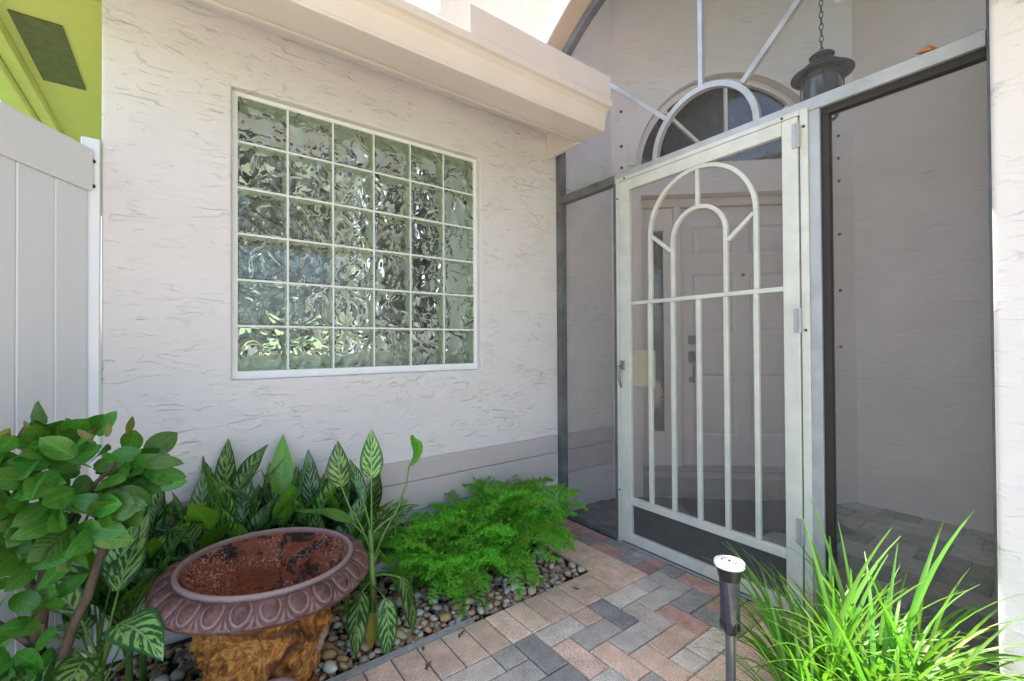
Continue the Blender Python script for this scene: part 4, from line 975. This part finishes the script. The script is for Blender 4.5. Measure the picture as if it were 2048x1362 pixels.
for k, (x, y, n, s0, lb) in enumerate([(1.56, .56, 72, .95, 'bright green liriope clump closest to the path light'), (1.68, .42, 80, 1.05, 'tallest liriope clump in front of the dark screen panel'), (1.80, .56, 60, .85, 'liriope clump at the foot of the screen door post'), (1.52, .38, 70, .95, 'spreading liriope clump in the middle of the planting bed'), (1.80, .36, 60, .92, 'liriope clump close to the stucco pier'), (1.42, .50, 50, .75, 'short liriope clump leaning over the soldier course pavers'), (1.66, .62, 44, .8, 'small liriope clump at the edge of the pavers')]):
    liriope(x, y, n, s0, lb)

# ------------------------------------------------------------------ path light
pl = thing('path_light', 'slim black solar path light with round white cap by the grass', 'path light', (1.292, .668, -.01)); pl.rotation_euler = (R(-1.2), R(2.0), 0)
MB().lathe([(.0135, 0), (.0135, .285)], 16).build('stake', plain('grey_tube', (.16, .165, .18), .28, .5, var=.2), pl, True)
MB().lathe([(.014, .283), (.017, .285), (.017, .296), (.024, .30), (.026, .318), (.027, .325), (.0275, .40), (.028, .44), (.0275, .442)], 28).build('lens_tube', plain('smoky_lens', (.045, .05, .065), .16, var=.4, scale=25, spec=.6), pl, True)
for k in range(12):
    a = k*math.pi/6; mb = MB(); mb.box(.0268, .0285, -.003, .003, .30, .322); o = mb.build('rib', 'blackplastic', pl); o.rotation_euler = (0, 0, a)
MB().lathe([(.0285, .440), (.034, .462), (.039, .476), (.039, .480), (.0005, .480)], 32).build('collar', 'blackplastic', pl, True)
capo = MB().lathe([(.0415, .479), (.0425, .481), (.0425, .490), (.0410, .493), (.0005, .4935)], 36).build('cap', 'cap', pl, False)
for r_a, r_b in ((.019, .0225), (.0105, .013)):
    MB().lathe([(r_a, .4936), (r_a, .4945), (r_b, .4945), (r_b, .4936)], 32).build('ring', 'blackplastic', pl)
MB().box(-.006, .006, -.004, .004, .4937, .4946).build('sensor', 'blackplastic', pl)

# ------------------------------------------------------------------ litter
def litter(x, y, z, L, seed, label, az):
    r_ = random.Random(seed); mb = MB(); p = Vector((0, 0, .003)); path = [p.copy()]
    for k in range(6): a = az+r_.gauss(0, .5); p = p+Vector((math.cos(a), math.sin(a), r_.uniform(-.1, .25)))*L/6; p.z = max(.002, p.z); path.append(p.copy())
    me = blade_mesh(path, lambda v: .0045*math.sin(math.pi*min(1, v*.9+.08))+.0008, Vector((0, 0, 1)), .8, 2, .2, 'dry_leaf', None, 'dryleaf', seed); o = link('dry_leaf', me); o.location = (x, y, z)
    tag(o, label, 'leaf')
litter(.86, 1.50, .001, .045, 1, 'dark brown curled leaf scrap on the tan edge pavers near the pebbles', .3)
litter(.69, 1.42, .001, .05, 2, 'twisted brown leaf strip on the tan edge pavers near the urn', .9)
litter(1.47, 1.46, .001, .04, 3, 'crumbled reddish leaf on the tan pavers at the bed corner', 2.0)
litter(.72, 1.52, .001, .018, 4, 'tiny dark leaf fragment on the tan edge pavers', 1.0)
for k, (pts, lb) in enumerate([([(-.12, 1.66, .05), (-.03, 1.63, .045), (.05, 1.60, .06)], 'pale ringed dead cane lying left of the urn'), ([(-.10, 1.63, .02), (-.02, 1.60, .012), (.06, 1.575, .02)], 'lower ringed dead cane lying on pebbles by the urn'), ([(.0, 1.70, .03), (.05, 1.66, .07), (.09, 1.61, .115)], 'short tan dead stalk propped against the urn')]):
    mb = MB(); q = []
    for t in range(25):
        f = t/24; a, b, c = (Vector(p) for p in pts); q.append(a.lerp(b, min(1, f*2)) if f < .5 else b.lerp(c, f*2-1))
    mb.tube([p-q[0] for p in q], [.0085+(.0016 if t % 2 else 0) for t in range(25)], 8); o = mb.build('dead_cane', 'cane', None, True); o.location = q[0]; tag(o, lb, 'stalk')
